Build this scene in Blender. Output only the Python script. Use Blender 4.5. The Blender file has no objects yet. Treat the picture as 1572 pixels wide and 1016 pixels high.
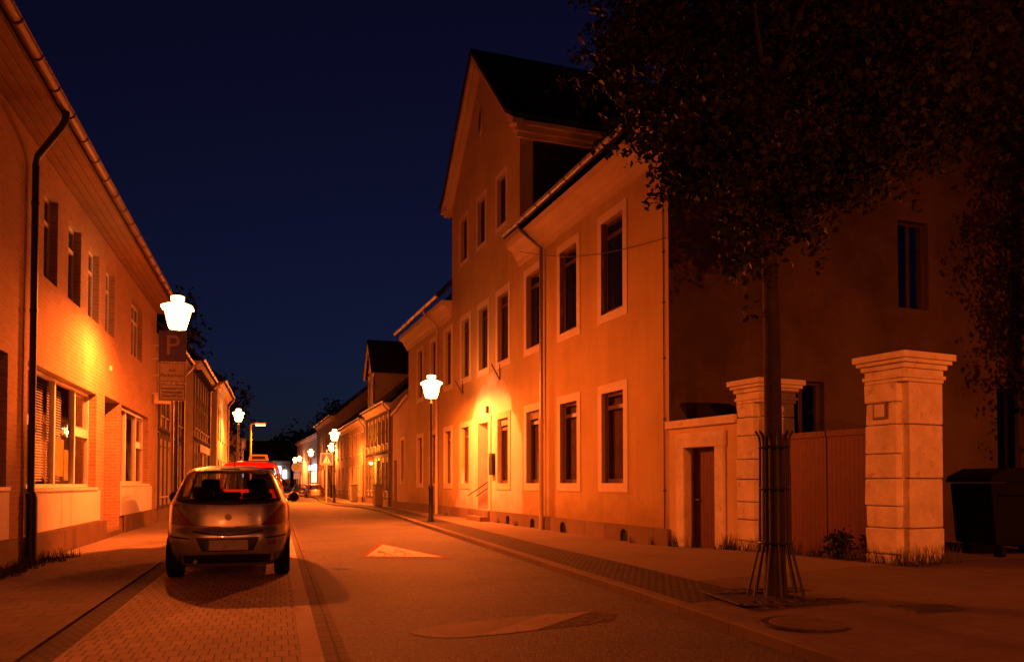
import bpy, bmesh, math, random
import numpy as np
from mathutils import Vector, Matrix, noise

random.seed(7)
scene = bpy.context.scene
COL = scene.collection
R = math.radians

# ------------------------------------------------------------------ helpers
def link(o, parent=None):
    COL.objects.link(o)
    if parent is not None:
        o.parent = parent
    return o

def tag(o, label=None, cat=None, group=None, kind=None):
    if label: o['label'] = label
    if cat: o['category'] = cat
    if group: o['group'] = group
    if kind: o['kind'] = kind
    return o

def thing(name, label, cat, loc=(0, 0, 0), rotz=0.0, group=None):
    o = bpy.data.objects.new(name, None)
    o.empty_display_size = 0.2
    COL.objects.link(o)
    o.location = loc
    o.rotation_euler = (0, 0, rotz)
    return tag(o, label, cat, group)

def dup(root, loc=None, rotz=None, label=None):
    def rec(o, parent):
        c = o.copy(); COL.objects.link(c); c.parent = parent
        for ch in list(o.children):
            rec(ch, c)
        return c
    r = rec(root, None)
    if loc is not None: r.location = loc
    if rotz is not None: r.rotation_euler = (0, 0, rotz)
    if label: r['label'] = label
    return r

class MB:
    def __init__(s):
        s.v = []; s.f = []
    def quad(s, *p):
        n = len(s.v); s.v += [tuple(q) for q in p]; s.f.append(tuple(range(n, n + len(p)))); return s
    def box(s, x0, x1, y0, y1, z0, z1):
        n = len(s.v)
        s.v += [(x0,y0,z0),(x1,y0,z0),(x1,y1,z0),(x0,y1,z0),(x0,y0,z1),(x1,y0,z1),(x1,y1,z1),(x0,y1,z1)]
        s.f += [tuple(n+i for i in q) for q in ((3,2,1,0),(4,5,6,7),(0,1,5,4),(1,2,6,5),(2,3,7,6),(3,0,4,7))]
        return s
    def prism(s, poly, axis, a, b):
        """extrude a 2-D polygon along an axis: axis 'y' -> (x,z), 'x' -> (y,z), 'z' -> (x,y)"""
        def P(p, t):
            return (p[0], t, p[1]) if axis == 'y' else (t, p[0], p[1]) if axis == 'x' else (p[0], p[1], t)
        n = len(s.v); k = len(poly)
        s.v += [P(p, a) for p in poly] + [P(p, b) for p in poly]
        s.f.append(tuple(n+i for i in range(k))); s.f.append(tuple(n+k+i for i in reversed(range(k))))
        for i in range(k):
            j = (i+1) % k
            s.f.append((n+i, n+k+i, n+k+j, n+j))
        return s
    def tube(s, path, r, n=8, cap=True):
        pts = [Vector(p) for p in path]
        rs = r if isinstance(r, (list, tuple)) else [r]*len(pts)
        base = len(s.v)
        prev = None
        for i, p in enumerate(pts):
            d = (pts[min(i+1, len(pts)-1)] - pts[max(i-1, 0)]).normalized()
            if prev is None:
                a = Vector((0,0,1)) if abs(d.z) < .9 else Vector((1,0,0))
                u = d.cross(a).normalized()
            else:
                u = (prev - d*prev.dot(d)).normalized()
            prev = u
            w = d.cross(u)
            for k in range(n):
                t = 2*math.pi*k/n
                s.v.append(tuple(p + (u*math.cos(t) + w*math.sin(t))*rs[i]))
        for i in range(len(pts)-1):
            for k in range(n):
                a = base+i*n+k; b = base+i*n+(k+1) % n
                s.f.append((a, b, b+n, a+n))
        if cap:
            s.f.append(tuple(base+k for k in reversed(range(n))))
            e = base+(len(pts)-1)*n
            s.f.append(tuple(e+k for k in range(n)))
        return s
    def lathe(s, prof, c=(0,0,0), n=16, axis='z', phase=0.0):
        base = len(s.v)
        for (r, h) in prof:
            for k in range(n):
                t = 2*math.pi*k/n+phase
                a, b = r*math.cos(t), r*math.sin(t)
                s.v.append((c[0]+a, c[1]+b, c[2]+h) if axis == 'z' else (c[0]+h, c[1]+a, c[2]+b) if axis == 'x' else (c[0]+a, c[1]+h, c[2]+b))
        for i in range(len(prof)-1):
            for k in range(n):
                a = base+i*n+k; b = base+i*n+(k+1) % n
                s.f.append((a, b, b+n, a+n))
        s.f.append(tuple(base+k for k in reversed(range(n))))
        e = base+(len(prof)-1)*n
        s.f.append(tuple(e+k for k in range(n)))
        return s
    def grid(s, rows):
        base = len(s.v); m = len(rows[0])
        for r in rows: s.v += [tuple(p) for p in r]
        for i in range(len(rows)-1):
            for k in range(m-1):
                a = base+i*m+k
                s.f.append((a, a+1, a+m+1, a+m))
        return s
    def build(s, name, mat, parent=None, smooth=False, bevel=0.0, seg=2):
        me = bpy.data.meshes.new(name)
        me.from_pydata(s.v, [], s.f)
        me.validate()
        bm = bmesh.new(); bm.from_mesh(me)
        if bevel:
            bmesh.ops.remove_doubles(bm, verts=bm.verts, dist=1e-5)
        bmesh.ops.recalc_face_normals(bm, faces=bm.faces)
        bm.to_mesh(me); bm.free()
        if mat: me.materials.append(mat)
        if smooth:
            me.polygons.foreach_set('use_smooth', [True]*len(me.polygons))
        o = bpy.data.objects.new(name, me)
        link(o, parent)
        if bevel:
            m = o.modifiers.new('b', 'BEVEL'); m.width = bevel; m.segments = seg; m.limit_method = 'ANGLE'; m.angle_limit = R(40)
        if smooth:
            try:
                m = o.modifiers.new('e', 'EDGE_SPLIT'); m.split_angle = R(42)
            except Exception: pass
        return o

def text_part(body, size, mat, parent, loc, rot, name='lettering', align='CENTER', extrude=.001, spacing=1.0):
    c = bpy.data.curves.new(name, 'FONT'); c.body = body; c.size = size
    c.align_x = align; c.align_y = 'CENTER'; c.extrude = extrude; c.space_line = spacing
    tmp = bpy.data.objects.new('tmp_text', c); COL.objects.link(tmp)
    bpy.context.view_layer.update()
    dg = bpy.context.evaluated_depsgraph_get()
    me = bpy.data.meshes.new_from_object(tmp.evaluated_get(dg))
    bpy.data.objects.remove(tmp)
    me.materials.clear(); me.materials.append(mat)
    o = bpy.data.objects.new(name, me); link(o, parent)
    o.location = loc; o.rotation_euler = rot
    return o

# ------------------------------------------------------------------ materials
def _base(name):
    m = bpy.data.materials.new(name); m.use_nodes = True
    nt = m.node_tree; b = nt.nodes['Principled BSDF']
    return m, nt, b, nt.nodes, nt.links

def N(nt, typ, **kw):
    n = nt.nodes.new(typ)
    for k, v in kw.items(): setattr(n, k, v)
    return n

def objco(nt):
    return N(nt, 'ShaderNodeTexCoord').outputs['Object']

def noise_n(nt, co, scale, detail=6, rough=.6):
    n = N(nt, 'ShaderNodeTexNoise'); n.inputs['Scale'].default_value = scale
    n.inputs['Detail'].default_value = detail; n.inputs['Roughness'].default_value = rough
    nt.links.new(co, n.inputs['Vector']); return n.outputs['Fac']

def ramp(nt, fac, stops):
    r = N(nt, 'ShaderNodeValToRGB'); e = r.color_ramp.elements
    while len(e) > 1: e.remove(e[0])
    e[0].position = stops[0][0]; e[0].color = (*stops[0][1], 1)
    for p, c in stops[1:]:
        q = e.new(p); q.color = (*c, 1)
    nt.links.new(fac, r.inputs['Fac']); return r.outputs['Color']

def mix(nt, fac, a, b, blend='MIX'):
    m = N(nt, 'ShaderNodeMix', data_type='RGBA', blend_type=blend)
    for sock, v in ((m.inputs['Factor'], fac), (m.inputs[6], a), (m.inputs[7], b)):
        if isinstance(v, (int, float)): sock.default_value = v
        elif isinstance(v, tuple): sock.default_value = (*v, 1)
        else: nt.links.new(v, sock)
    return m.outputs[2]

def math_n(nt, op, a, b=0.0, clamp=False):
    m = N(nt, 'ShaderNodeMath', operation=op); m.use_clamp = clamp
    for i, v in enumerate((a, b)):
        if isinstance(v, (int, float)): m.inputs[i].default_value = v
        else: nt.links.new(v, m.inputs[i])
    return m.outputs[0]

def bump(nt, b, h, strength, dist=.02):
    n = N(nt, 'ShaderNodeBump'); n.inputs['Strength'].default_value = strength; n.inputs['Distance'].default_value = dist
    nt.links.new(h, n.inputs['Height']); nt.links.new(n.outputs['Normal'], b.inputs['Normal'])

def noisy(name, c, var=.35, scale=1.2, rough=.85, bs=.3, bscale=60, bdist=.01, metal=0.0, fine=.15, spec=.5, stain=None):
    """matt surface with broad cloudy tone differences, fine speckle and a bumpy grain"""
    m, nt, b, _, L = _base(name)
    co = objco(nt)
    lo = tuple(x*(1-var) for x in c); hi = tuple(min(1, x*(1+var*.6)) for x in c)
    col = ramp(nt, noise_n(nt, co, scale, 8, .65), [(.3, lo), (.55, c), (.75, hi)])
    f = noise_n(nt, co, bscale, 4, .7)
    col = mix(nt, fine, col, ramp(nt, f, [(.35, (.25,.25,.25)), (.65, (1,1,1))]), 'MULTIPLY')
    if stain:
        s = noise_n(nt, co, stain[1], 10, .7)
        k = ramp(nt, s, [(stain[2], (0,0,0)), (stain[2]+.08, (1,1,1))])
        col = mix(nt, k, stain[0], col)
    L.new(col, b.inputs['Base Color'])
    b.inputs['Roughness'].default_value = rough; b.inputs['Metallic'].default_value = metal
    b.inputs['Specular IOR Level'].default_value = spec
    if bs: bump(nt, b, f, bs, bdist)
    return m

def plain(name, c, rough=.5, metal=0.0, coat=0.0, spec=.5):
    m, nt, b, _, L = _base(name)
    co = objco(nt)
    f = noise_n(nt, co, 9, 6, .6)
    L.new(ramp(nt, f, [(.3, tuple(x*.82 for x in c)), (.7, c)]), b.inputs['Base Color'])
    r = N(nt, 'ShaderNodeMapRange'); r.inputs[3].default_value = max(0, rough-.08); r.inputs[4].default_value = min(1, rough+.1)
    L.new(f, r.inputs[0]); L.new(r.outputs[0], b.inputs['Roughness'])
    b.inputs['Metallic'].default_value = metal; b.inputs['Coat Weight'].default_value = coat
    b.inputs['Specular IOR Level'].default_value = spec
    return m

def emit(name, c, s):
    m = bpy.data.materials.new(name); m.use_nodes = True
    nt = m.node_tree; nt.nodes.clear()
    e = N(nt, 'ShaderNodeEmission'); e.inputs[0].default_value = (*c, 1); e.inputs[1].default_value = s
    o = N(nt, 'ShaderNodeOutputMaterial'); nt.links.new(e.outputs[0], o.inputs[0]); return m

def glow_glass(name, c, s, t=.55):
    """frosted lamp glass: lets the bulb's light through and glows itself"""
    m = bpy.data.materials.new(name); m.use_nodes = True
    nt = m.node_tree; nt.nodes.clear()
    e = N(nt, 'ShaderNodeEmission'); e.inputs[0].default_value = (*c, 1); e.inputs[1].default_value = s
    tr = N(nt, 'ShaderNodeBsdfTransparent')
    mx = N(nt, 'ShaderNodeMixShader'); mx.inputs[0].default_value = 1-t
    o = N(nt, 'ShaderNodeOutputMaterial')
    nt.links.new(tr.outputs[0], mx.inputs[1]); nt.links.new(e.outputs[0], mx.inputs[2]); nt.links.new(mx.outputs[0], o.inputs[0])
    return m

def clear_glass(name, tint=(.8,.8,.8), rough=.02, ior=1.5):
    m = bpy.data.materials.new(name); m.use_nodes = True
    nt = m.node_tree; nt.nodes.clear()
    tr = N(nt, 'ShaderNodeBsdfTransparent'); tr.inputs[0].default_value = (*tint, 1)
    g = N(nt, 'ShaderNodeBsdfGlossy'); g.inputs['Roughness'].default_value = rough
    ge = N(nt, 'ShaderNodeNewGeometry'); dt = N(nt, 'ShaderNodeVectorMath', operation='DOT_PRODUCT')
    nt.links.new(ge.outputs['Incoming'], dt.inputs[0]); nt.links.new(ge.outputs['Normal'], dt.inputs[1])
    c5 = math_n(nt, 'POWER', math_n(nt, 'SUBTRACT', 1.0, math_n(nt, 'ABSOLUTE', dt.outputs['Value'])), 5.0)
    f0 = ((ior-1)/(ior+1))**2
    fres = math_n(nt, 'ADD', f0, math_n(nt, 'MULTIPLY', c5, 1-f0))
    nz = noise_n(nt, objco(nt), 1.3, 2)
    bp = N(nt, 'ShaderNodeBump'); bp.inputs['Strength'].default_value = .06; bp.inputs['Distance'].default_value = .05
    nt.links.new(nz, bp.inputs['Height']); nt.links.new(bp.outputs[0], g.inputs['Normal'])
    mx = N(nt, 'ShaderNodeMixShader'); o = N(nt, 'ShaderNodeOutputMaterial')
    nt.links.new(fres, mx.inputs[0]); nt.links.new(tr.outputs[0], mx.inputs[1]); nt.links.new(g.outputs[0], mx.inputs[2])
    nt.links.new(mx.outputs[0], o.inputs[0]); return m

def dark_glass(name, c=(.012,.012,.014), rough=.05):
    m, nt, b, _, L = _base(name)
    b.inputs['Base Color'].default_value = (*c, 1); b.inputs['Roughness'].default_value = rough
    bump(nt, b, noise_n(nt, objco(nt), 1.1, 2), .08, .05)
    return m

def brickwork(name, c1, c2, mortar, bw, bh, ms, rough=.7, axes='xz', offset=.5, bs=.6, var=.3, dirt=0.0, extra=None):
    m, nt, b, _, L = _base(name)
    co = objco(nt)
    sep = N(nt, 'ShaderNodeSeparateXYZ'); L.new(co, sep.inputs[0])
    cmb = N(nt, 'ShaderNodeCombineXYZ')
    if axes == 'xz':
        L.new(math_n(nt, 'ADD', sep.outputs[0], sep.outputs[1]), cmb.inputs[0]); L.new(sep.outputs[2], cmb.inputs[1])
    elif axes == 'xy':
        L.new(sep.outputs[0], cmb.inputs[0]); L.new(sep.outputs[1], cmb.inputs[1])
    else:
        L.new(sep.outputs[1], cmb.inputs[0]); L.new(sep.outputs[0], cmb.inputs[1])
    t = N(nt, 'ShaderNodeTexBrick'); t.offset = offset
    wob = N(nt, 'ShaderNodeVectorMath', operation='ADD')
    wn = N(nt, 'ShaderNodeTexNoise'); wn.inputs['Scale'].default_value = 3.0; L.new(co, wn.inputs['Vector'])
    wm = N(nt, 'ShaderNodeVectorMath', operation='SCALE'); wm.inputs['Scale'].default_value = min(bw, bh)*.12
    L.new(wn.outputs['Color'], wm.inputs[0]); L.new(cmb.outputs[0], wob.inputs[0]); L.new(wm.outputs[0], wob.inputs[1])
    L.new(wob.outputs[0], t.inputs['Vector'])
    t.inputs['Color1'].default_value = (*c1, 1); t.inputs['Color2'].default_value = (*c2, 1); t.inputs['Mortar'].default_value = (*mortar, 1)
    t.inputs['Scale'].default_value = 1.0; t.inputs['Mortar Size'].default_value = ms; t.inputs['Mortar Smooth'].default_value = .3
    t.inputs['Brick Width'].default_value = bw; t.inputs['Row Height'].default_value = bh; t.inputs['Bias'].default_value = 0
    col = t.outputs['Color']
    col = mix(nt, var, col, ramp(nt, noise_n(nt, co, .8, 8, .7), [(.3, (.35,.33,.3)), (.7, (1.0,1,1))]), 'MULTIPLY')
    col = mix(nt, .25, col, ramp(nt, noise_n(nt, co, 45, 4, .7), [(.3, (.4,.4,.4)), (.65, (1,1,1))]), 'MULTIPLY')
    L.new(col, b.inputs['Base Color']); b.inputs['Roughness'].default_value = rough; b.inputs['Specular IOR Level'].default_value = .25
    h = math_n(nt, 'ADD', math_n(nt, 'MULTIPLY', t.outputs['Fac'], -1.0), math_n(nt, 'MULTIPLY', noise_n(nt, co, 70, 4), .35))
    bump(nt, b, h, bs, .006)
    return m

def planks(name, c, w, axis=0, rough=.7, bs=.6, dark=.3, horiz=False):
    """boards separated by fine dark grooves"""
    m, nt, b, _, L = _base(name)
    co = objco(nt)
    sep = N(nt, 'ShaderNodeSeparateXYZ'); L.new(co, sep.inputs[0])
    f = math_n(nt, 'FRACT', math_n(nt, 'DIVIDE', sep.outputs[axis], w))
    g = math_n(nt, 'MULTIPLY', math_n(nt, 'ABSOLUTE', math_n(nt, 'SUBTRACT', f, .5)), 2.0)
    k = ramp(nt, g, [(.86, (1,1,1)), (.95, (dark,)*3)])
    col = ramp(nt, noise_n(nt, co, 3, 8, .7), [(.3, tuple(x*.65 for x in c)), (.7, c)])
    L.new(mix(nt, 1.0, col, k, 'MULTIPLY'), b.inputs['Base Color'])
    b.inputs['Roughness'].default_value = rough
    bump(nt, b, k, bs, .01)
    return m

M = {}
M['white_frame'] = plain('white_frame_paint', (.8,.78,.78), .4)
M['brown_frame'] = plain('brown_frame_paint', (.11,.06,.04), .45)
M['dark_metal'] = plain('dark_green_metal', (.025,.03,.028), .45, .3)
M['zinc'] = plain('weathered_zinc', (.34,.33,.32), .38, .75)
M['pipe_paint'] = plain('downpipe_paint', (.55,.45,.33), .5)
M['glass'] = dark_glass('window_glass')
M['mirror_glass'] = plain('coated_glass', (.55,.6,.7), .04, 1.0)
M['curtain'] = noisy('brown_curtain', (.2,.11,.06), .3, 2, .9, 0)
M['seat_dark'] = noisy('dark_room_wall', (.03,.02,.015), .3, 2, .9, 0)
M['clear'] = clear_glass('shop_glass', (.82,.82,.82), .02, 1.3)
M['car_glass'] = clear_glass('car_glass', (.68,.68,.68), .03, 1.4)
M['black'] = plain('black_plastic', (.012,.012,.012), .55)
M['rubber'] = plain('tyre_rubber', (.008,.008,.008), .85, spec=.2)
M['stone_white'] = noisy('white_render', (.84,.77,.6), .26, 2.2, .9, .9, 16, .018, stain=((.56,.48,.35), 5, .35))
M['trim'] = noisy('window_trim_paint', (.70,.61,.47), .15, 1.6, .8, .2, 60)
M['roof'] = brickwork('clay_roof_tiles', (.05,.03,.024), (.035,.022,.02), (.01,.008,.008), .22, .3, .03, .8, 'xy', .5, .9)
M['slate'] = brickwork('slate_cladding', (.02,.019,.022), (.028,.026,.03), (.008,.008,.009), .25, .16, .008, .6, 'xz', .5, .5)
M['sandstone'] = brickwork('plinth_stone', (.24,.17,.12), (.3,.22,.15), (.1,.08,.06), 1.1, .6, .012, .9, 'xz', .5, .6, .55)
M['timber'] = noisy('old_timber', (.05,.03,.02), .4, 4, .85, .5, 40)

# main cream plaster, with a lighter patched area around the entrance
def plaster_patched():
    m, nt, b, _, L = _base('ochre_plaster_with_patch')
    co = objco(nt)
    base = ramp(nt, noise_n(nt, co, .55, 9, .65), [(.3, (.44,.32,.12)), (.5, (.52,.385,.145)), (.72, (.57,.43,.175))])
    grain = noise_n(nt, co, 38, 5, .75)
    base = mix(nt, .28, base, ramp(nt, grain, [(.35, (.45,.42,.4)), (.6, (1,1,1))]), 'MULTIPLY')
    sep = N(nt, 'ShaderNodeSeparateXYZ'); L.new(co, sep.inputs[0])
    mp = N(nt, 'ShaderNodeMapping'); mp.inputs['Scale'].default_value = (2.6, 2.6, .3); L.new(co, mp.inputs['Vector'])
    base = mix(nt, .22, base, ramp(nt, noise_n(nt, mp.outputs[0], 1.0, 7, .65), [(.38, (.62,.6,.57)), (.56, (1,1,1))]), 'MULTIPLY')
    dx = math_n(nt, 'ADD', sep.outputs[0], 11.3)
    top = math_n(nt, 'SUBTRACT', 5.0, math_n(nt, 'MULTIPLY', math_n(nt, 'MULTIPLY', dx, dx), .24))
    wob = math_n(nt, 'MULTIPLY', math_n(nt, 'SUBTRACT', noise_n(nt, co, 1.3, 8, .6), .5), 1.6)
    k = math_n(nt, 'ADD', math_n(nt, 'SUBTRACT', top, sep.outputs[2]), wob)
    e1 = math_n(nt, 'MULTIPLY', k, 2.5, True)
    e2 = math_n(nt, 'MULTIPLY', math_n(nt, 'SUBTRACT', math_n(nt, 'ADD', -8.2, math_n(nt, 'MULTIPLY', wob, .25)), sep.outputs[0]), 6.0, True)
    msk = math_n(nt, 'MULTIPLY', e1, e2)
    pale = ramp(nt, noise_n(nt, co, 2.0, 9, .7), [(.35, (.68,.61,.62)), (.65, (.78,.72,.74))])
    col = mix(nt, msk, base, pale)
    low_tone = ramp(nt, math_n(nt, 'ADD', math_n(nt, 'SUBTRACT', sep.outputs[2], .55), wob), [(0.0, (.72,.68,.62)), (.5, (1,1,1))])  # plaster darker towards the foot of the wall, with an uneven edge
    L.new(mix(nt, 1.0, col, low_tone, 'MULTIPLY'), b.inputs['Base Color'])
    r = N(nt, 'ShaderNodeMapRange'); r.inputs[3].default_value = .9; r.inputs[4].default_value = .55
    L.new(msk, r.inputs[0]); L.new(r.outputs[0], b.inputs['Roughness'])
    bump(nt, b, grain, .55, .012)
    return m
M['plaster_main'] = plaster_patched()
M['plaster'] = noisy('ochre_plaster', (.5,.37,.21), .18, .7, .9, .5, 40, fine=.25)
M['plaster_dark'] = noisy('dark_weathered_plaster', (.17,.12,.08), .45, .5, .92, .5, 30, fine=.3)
M['plaster_grey'] = noisy('grey_plaster', (.32,.28,.24), .25, .9, .9, .4, 40)
M['plaster_pale'] = noisy('pale_plaster', (.56,.5,.4), .2, .9, .9, .4, 40)
M['infill'] = noisy('timber_infill_plaster', (.5,.43,.33), .3, 1.2, .9, .4, 40)
M['brick'] = brickwork('buff_brick', (.43,.25,.14), (.5,.31,.18), (.56,.46,.34), .25, .083, .009, .9, 'xz', .5, .9, .35)
M['brick_red'] = brickwork('old_brick', (.28,.13,.08), (.34,.17,.1), (.3,.25,.2), .25, .083, .01, .8, 'xz', .5, .6, .4)
M['panel'] = noisy('render_panel', (.8,.77,.8), .15, 1.5, .7, .12, 40)
M['plinth_brown'] = noisy('brown_plinth', (.16,.09,.055), .3, 2, .8, .3, 40)
M['soffit'] = planks('soffit_boards', (.36,.22,.12), .16, 1, .6, .6)
M['door_boards'] = planks('dark_red_boards', (.17,.06,.045), .1, 0, .65, .7)
M['gate_boards'] = planks('gate_red_paint', (.16,.045,.032), .085, 0, .6, .5, .6)
M['cornice'] = noisy('cornice_paint', (.6,.48,.3), .15, 1.2, .7, .15, 50)

def asphalt():
    m, nt, b, _, L = _base('road_asphalt')
    co = objco(nt)
    v = N(nt, 'ShaderNodeTexVoronoi'); v.inputs['Scale'].default_value = 55; L.new(co, v.inputs['Vector'])
    col = ramp(nt, noise_n(nt, co, .45, 9, .62), [(.3, (.08,.075,.069)), (.5, (.115,.107,.098)), (.7, (.155,.145,.132))])
    spk = ramp(nt, v.outputs['Color'], [(.1, (.45,.45,.45)), (.6, (1.0,1,1)), (.95, (1.9,1.9,1.85))])
    col = mix(nt, .75, col, spk, 'MULTIPLY')
    col = mix(nt, .35, col, ramp(nt, noise_n(nt, co, 130, 3), [(.35, (.3,.3,.3)), (.65, (1.3,1.3,1.3))]), 'MULTIPLY')
    # dark repaired seams
    sep = N(nt, 'ShaderNodeSeparateXYZ'); L.new(co, sep.inputs[0])
    L.new(col, b.inputs['Base Color']); b.inputs['Roughness'].default_value = .72
    h = math_n(nt, 'ADD', v.outputs['Distance'], noise_n(nt, co, 120, 4))
    bump(nt, b, h, .9, .012)
    return m
M['asphalt'] = asphalt()
M['pavers'] = brickwork('parking_pavers', (.43,.33,.22), (.56,.44,.3), (.06,.048,.035), .112, .225, .006, .8, 'xy', .5, 1.0, .5)
M['pavement_slabs'] = brickwork('small_pavement_slabs', (.26,.21,.155), (.31,.25,.185), (.15,.12,.09), .3, .3, .008, .88, 'xy', .5, .5, .5)
M['pavement_pale'] = noisy('trodden_pavement', (.25,.195,.14), .22, .7, .9, .6, 50, .012, fine=.35)
M['drive'] = brickwork('driveway_slabs', (.2,.155,.115), (.225,.175,.13), (.13,.1,.075), .5, .35, .006, .88, 'yx', .5, .5, .5)
M['cobble'] = brickwork('small_cobbles', (.1,.08,.06), (.16,.12,.09), (.03,.025,.02), .1, .1, .02, .85, 'xy', .5, 1.0, .5)
M['kerb'] = brickwork('kerb_stone', (.2,.165,.12), (.25,.2,.15), (.08,.06,.05), 1.0, 5.0, .006, .85, 'yx', .5, .4, .4)
M['soil'] = noisy('dark_soil', (.035,.026,.018), .4, 1.2, .95, 1.0, 25, .03)
M['mark_white'] = noisy('worn_white_marking', (.85,.78,.7), .3, 3, .7, .4, 70, fine=.4, stain=((.2,.17,.14), 9, .38))
M['mark_red'] = noisy('worn_red_marking', (.3,.04,.02), .3, 3, .75, .4, 70, fine=.4)
M['mark_dull'] = noisy('dull_yellowed_marking', (.26,.2,.115), .25, 2, .75, .5, 70, fine=.4)
M['mark_pale'] = noisy('paler_yellowed_marking', (.4,.32,.19), .25, 2, .75, .5, 70, fine=.4)
M['mark_redwash'] = noisy('faded_red_marking', (.13,.075,.05), .25, 2, .75, .6, 70, fine=.4)
def wear(m, thr, scale=14):
    nt = m.node_tree; b = nt.nodes['Principled BSDF']
    n1 = noise_n(nt, objco(nt), scale, 10, .75)
    nt.links.new(ramp(nt, n1, [(thr, (0,0,0)), (thr+.06, (1,1,1))]), b.inputs['Alpha'])
for k_, t_ in (('mark_white', .36), ('mark_red', .42), ('mark_dull', .34), ('mark_pale', .36), ('mark_redwash', .45)): wear(M[k_], t_)
M['iron'] = noisy('cast_iron', (.06,.05,.042), .3, 6, .6, .5, 60, metal=.4)

ORANGE = (1.0, .56, .16)
M['lamp_glass'] = glow_glass('lamp_frosted_glass', (1.0, .62, .2), 11.0, .5)
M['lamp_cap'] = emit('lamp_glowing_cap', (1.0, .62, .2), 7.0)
M['yellow_lens'] = emit('yellow_luminaire_lens', (1.0, .5, .05), 9.0)
M['lit_warm'] = emit('lit_window_warm', (1.0, .4, .05), 1.1)
M['lit_white'] = emit('lit_sign_white', (.75, .85, 1.0), 3.0)
M['lit_cream'] = emit('lit_shop_cream', (1.0, .62, .35), 2.0)

# ------------------------------------------------------------------ camera
cam_d = bpy.data.cameras.new('camera'); cam = bpy.data.objects.new('camera', cam_d); COL.objects.link(cam)
cam_d.sensor_width = 36.0; cam_d.lens = 36.0*1223/1572
PITCH = R(1.5); YAW = math.atan(361/1223)
cam.location = (0, 0, 1.35); cam.rotation_euler = (math.pi/2+PITCH, 0, -YAW)
cam_d.shift_y = (742-1223*math.tan(PITCH)-508)/1572
cam_d.clip_start = .05; cam_d.clip_end = 3000
scene.camera = cam

# ------------------------------------------------------------------ night sky
w = bpy.data.worlds.new('World'); scene.world = w; w.use_nodes = True
nt = w.node_tree; bg = nt.nodes['Background']
sky = N(nt, 'ShaderNodeTexSky', sky_type='NISHITA'); sky.sun_disc = False
sky.sun_elevation = R(-3.0); sky.sun_rotation = R(20); sky.air_density = 1.0; sky.dust_density = .3; sky.ozone_density = 6.0
nt.links.new(mix(nt, 1.0, sky.outputs[0], (1.6, 1.35, .92), 'MULTIPLY'), bg.inputs[0])
bg.inputs[1].default_value = .14

scene.view_settings.view_transform = 'Standard'; scene.view_settings.look = 'None'
scene.view_settings.exposure = 0.14; scene.view_settings.gamma = 1
scene.render.engine = 'CYCLES'
cy = scene.cycles
cy.use_denoising = True
try: cy.denoiser = 'OPENIMAGEDENOISE'; cy.denoising_input_passes = 'RGB_ALBEDO_NORMAL'; cy.denoising_prefilter = 'ACCURATE'
except Exception: pass
cy.max_bounces = 5; cy.diffuse_bounces = 3; cy.glossy_bounces = 2; cy.transmission_bounces = 2; cy.transparent_max_bounces = 8
cy.sample_clamp_indirect = 4.0; cy.caustics_reflective = False; cy.caustics_refractive = False

# ------------------------------------------------------------------ ground
def sheet(name, pts, z, mat, **kw):
    mb = MB(); mb.quad(*[(p[0], p[1], z) for p in pts]); o = mb.build(name, mat); o['kind'] = 'structure'; return o

def smooth(a, b, t):
    t = max(0, min(1, (t-a)/(b-a))); return t*t*(3-2*t)

def pz(X, Y):
    """height of the right-hand pavement: it climbs towards the gate near the camera"""
    s = .006 + .034*(1-smooth(11.0, 15.5, Y))
    kx = kerb_x(Y)+.15
    return .10 + max(0, min(X-kx, 4.3))*s

KERB = [(-40, 3.5), (0, 3.75), (5.5, 3.91), (8.2, 4.04), (13.5, 4.15), (20, 4.3), (27, 4.45), (38, 4.75), (44, 4.5), (49, 3.5), (53, 3.1), (62, 3.0), (68, 3.35), (90, 3.2), (130, 2.4), (200, 1.2)]
def kerb_x(Y):
    for (a, xa), (b, xb) in zip(KERB, KERB[1:]):
        if Y <= b: return xa+(xb-xa)*max(0, (Y-a))/(b-a)
    return KERB[-1][1]

g = MB(); g.quad((-900,-900,-.06), (900,-900,-.06), (900,900,-.06), (-900,900,-.06)); o = g.build('ground', M['soil']); o['kind'] = 'structure'
YS = sorted(set([k[0] for k in KERB] + [i*2.0 for i in range(-20, 100)] + [i*.5 for i in range(0, 40)]))
mb = MB(); mb.grid([[(.5, y, 0), (kerb_x(y), y, 0)] for y in YS]); o = mb.build('road', M['asphalt']); o['kind'] = 'structure'
sheet('parking_lane', [(-1.62,-40), (.19,-40), (.19,60), (-1.62,60)], .004, M['pavers'])
sheet('road', [(-1.62,60), (.62,60), (.62,200), (-1.62,200)], 0, M['asphalt'])
M['edging'] = brickwork('lane_edging_stone', (.62,.51,.37), (.68,.57,.42), (.2,.16,.12), 1.0, 5.0, .006, .85, 'yx', .5, .4, .4)
sheet('lane_edging', [(.19,-40), (.36,-40), (.36,60), (.19,60)], .008, M['edging'])
M['gutter'] = brickwork('gutter_stones', (.19,.15,.105), (.25,.2,.14), (.04,.032,.024), .16, .25, .012, .85, 'xy', .0, .8, .6)
sheet('gutter_strip', [(.36,-40), (.55,-40), (.55,60), (.36,60)], .003, M['gutter'])
sheet('gutter_strip', [(-1.87,-40), (-1.62,-40), (-1.62,200), (-1.87,200)], .001, M['cobble'])
mb = MB(); mb.box(-4.3, -1.87, -40, 200, -.05, .03); o = mb.build('pavement', M['pavement_slabs']); o['kind'] = 'structure'

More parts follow.
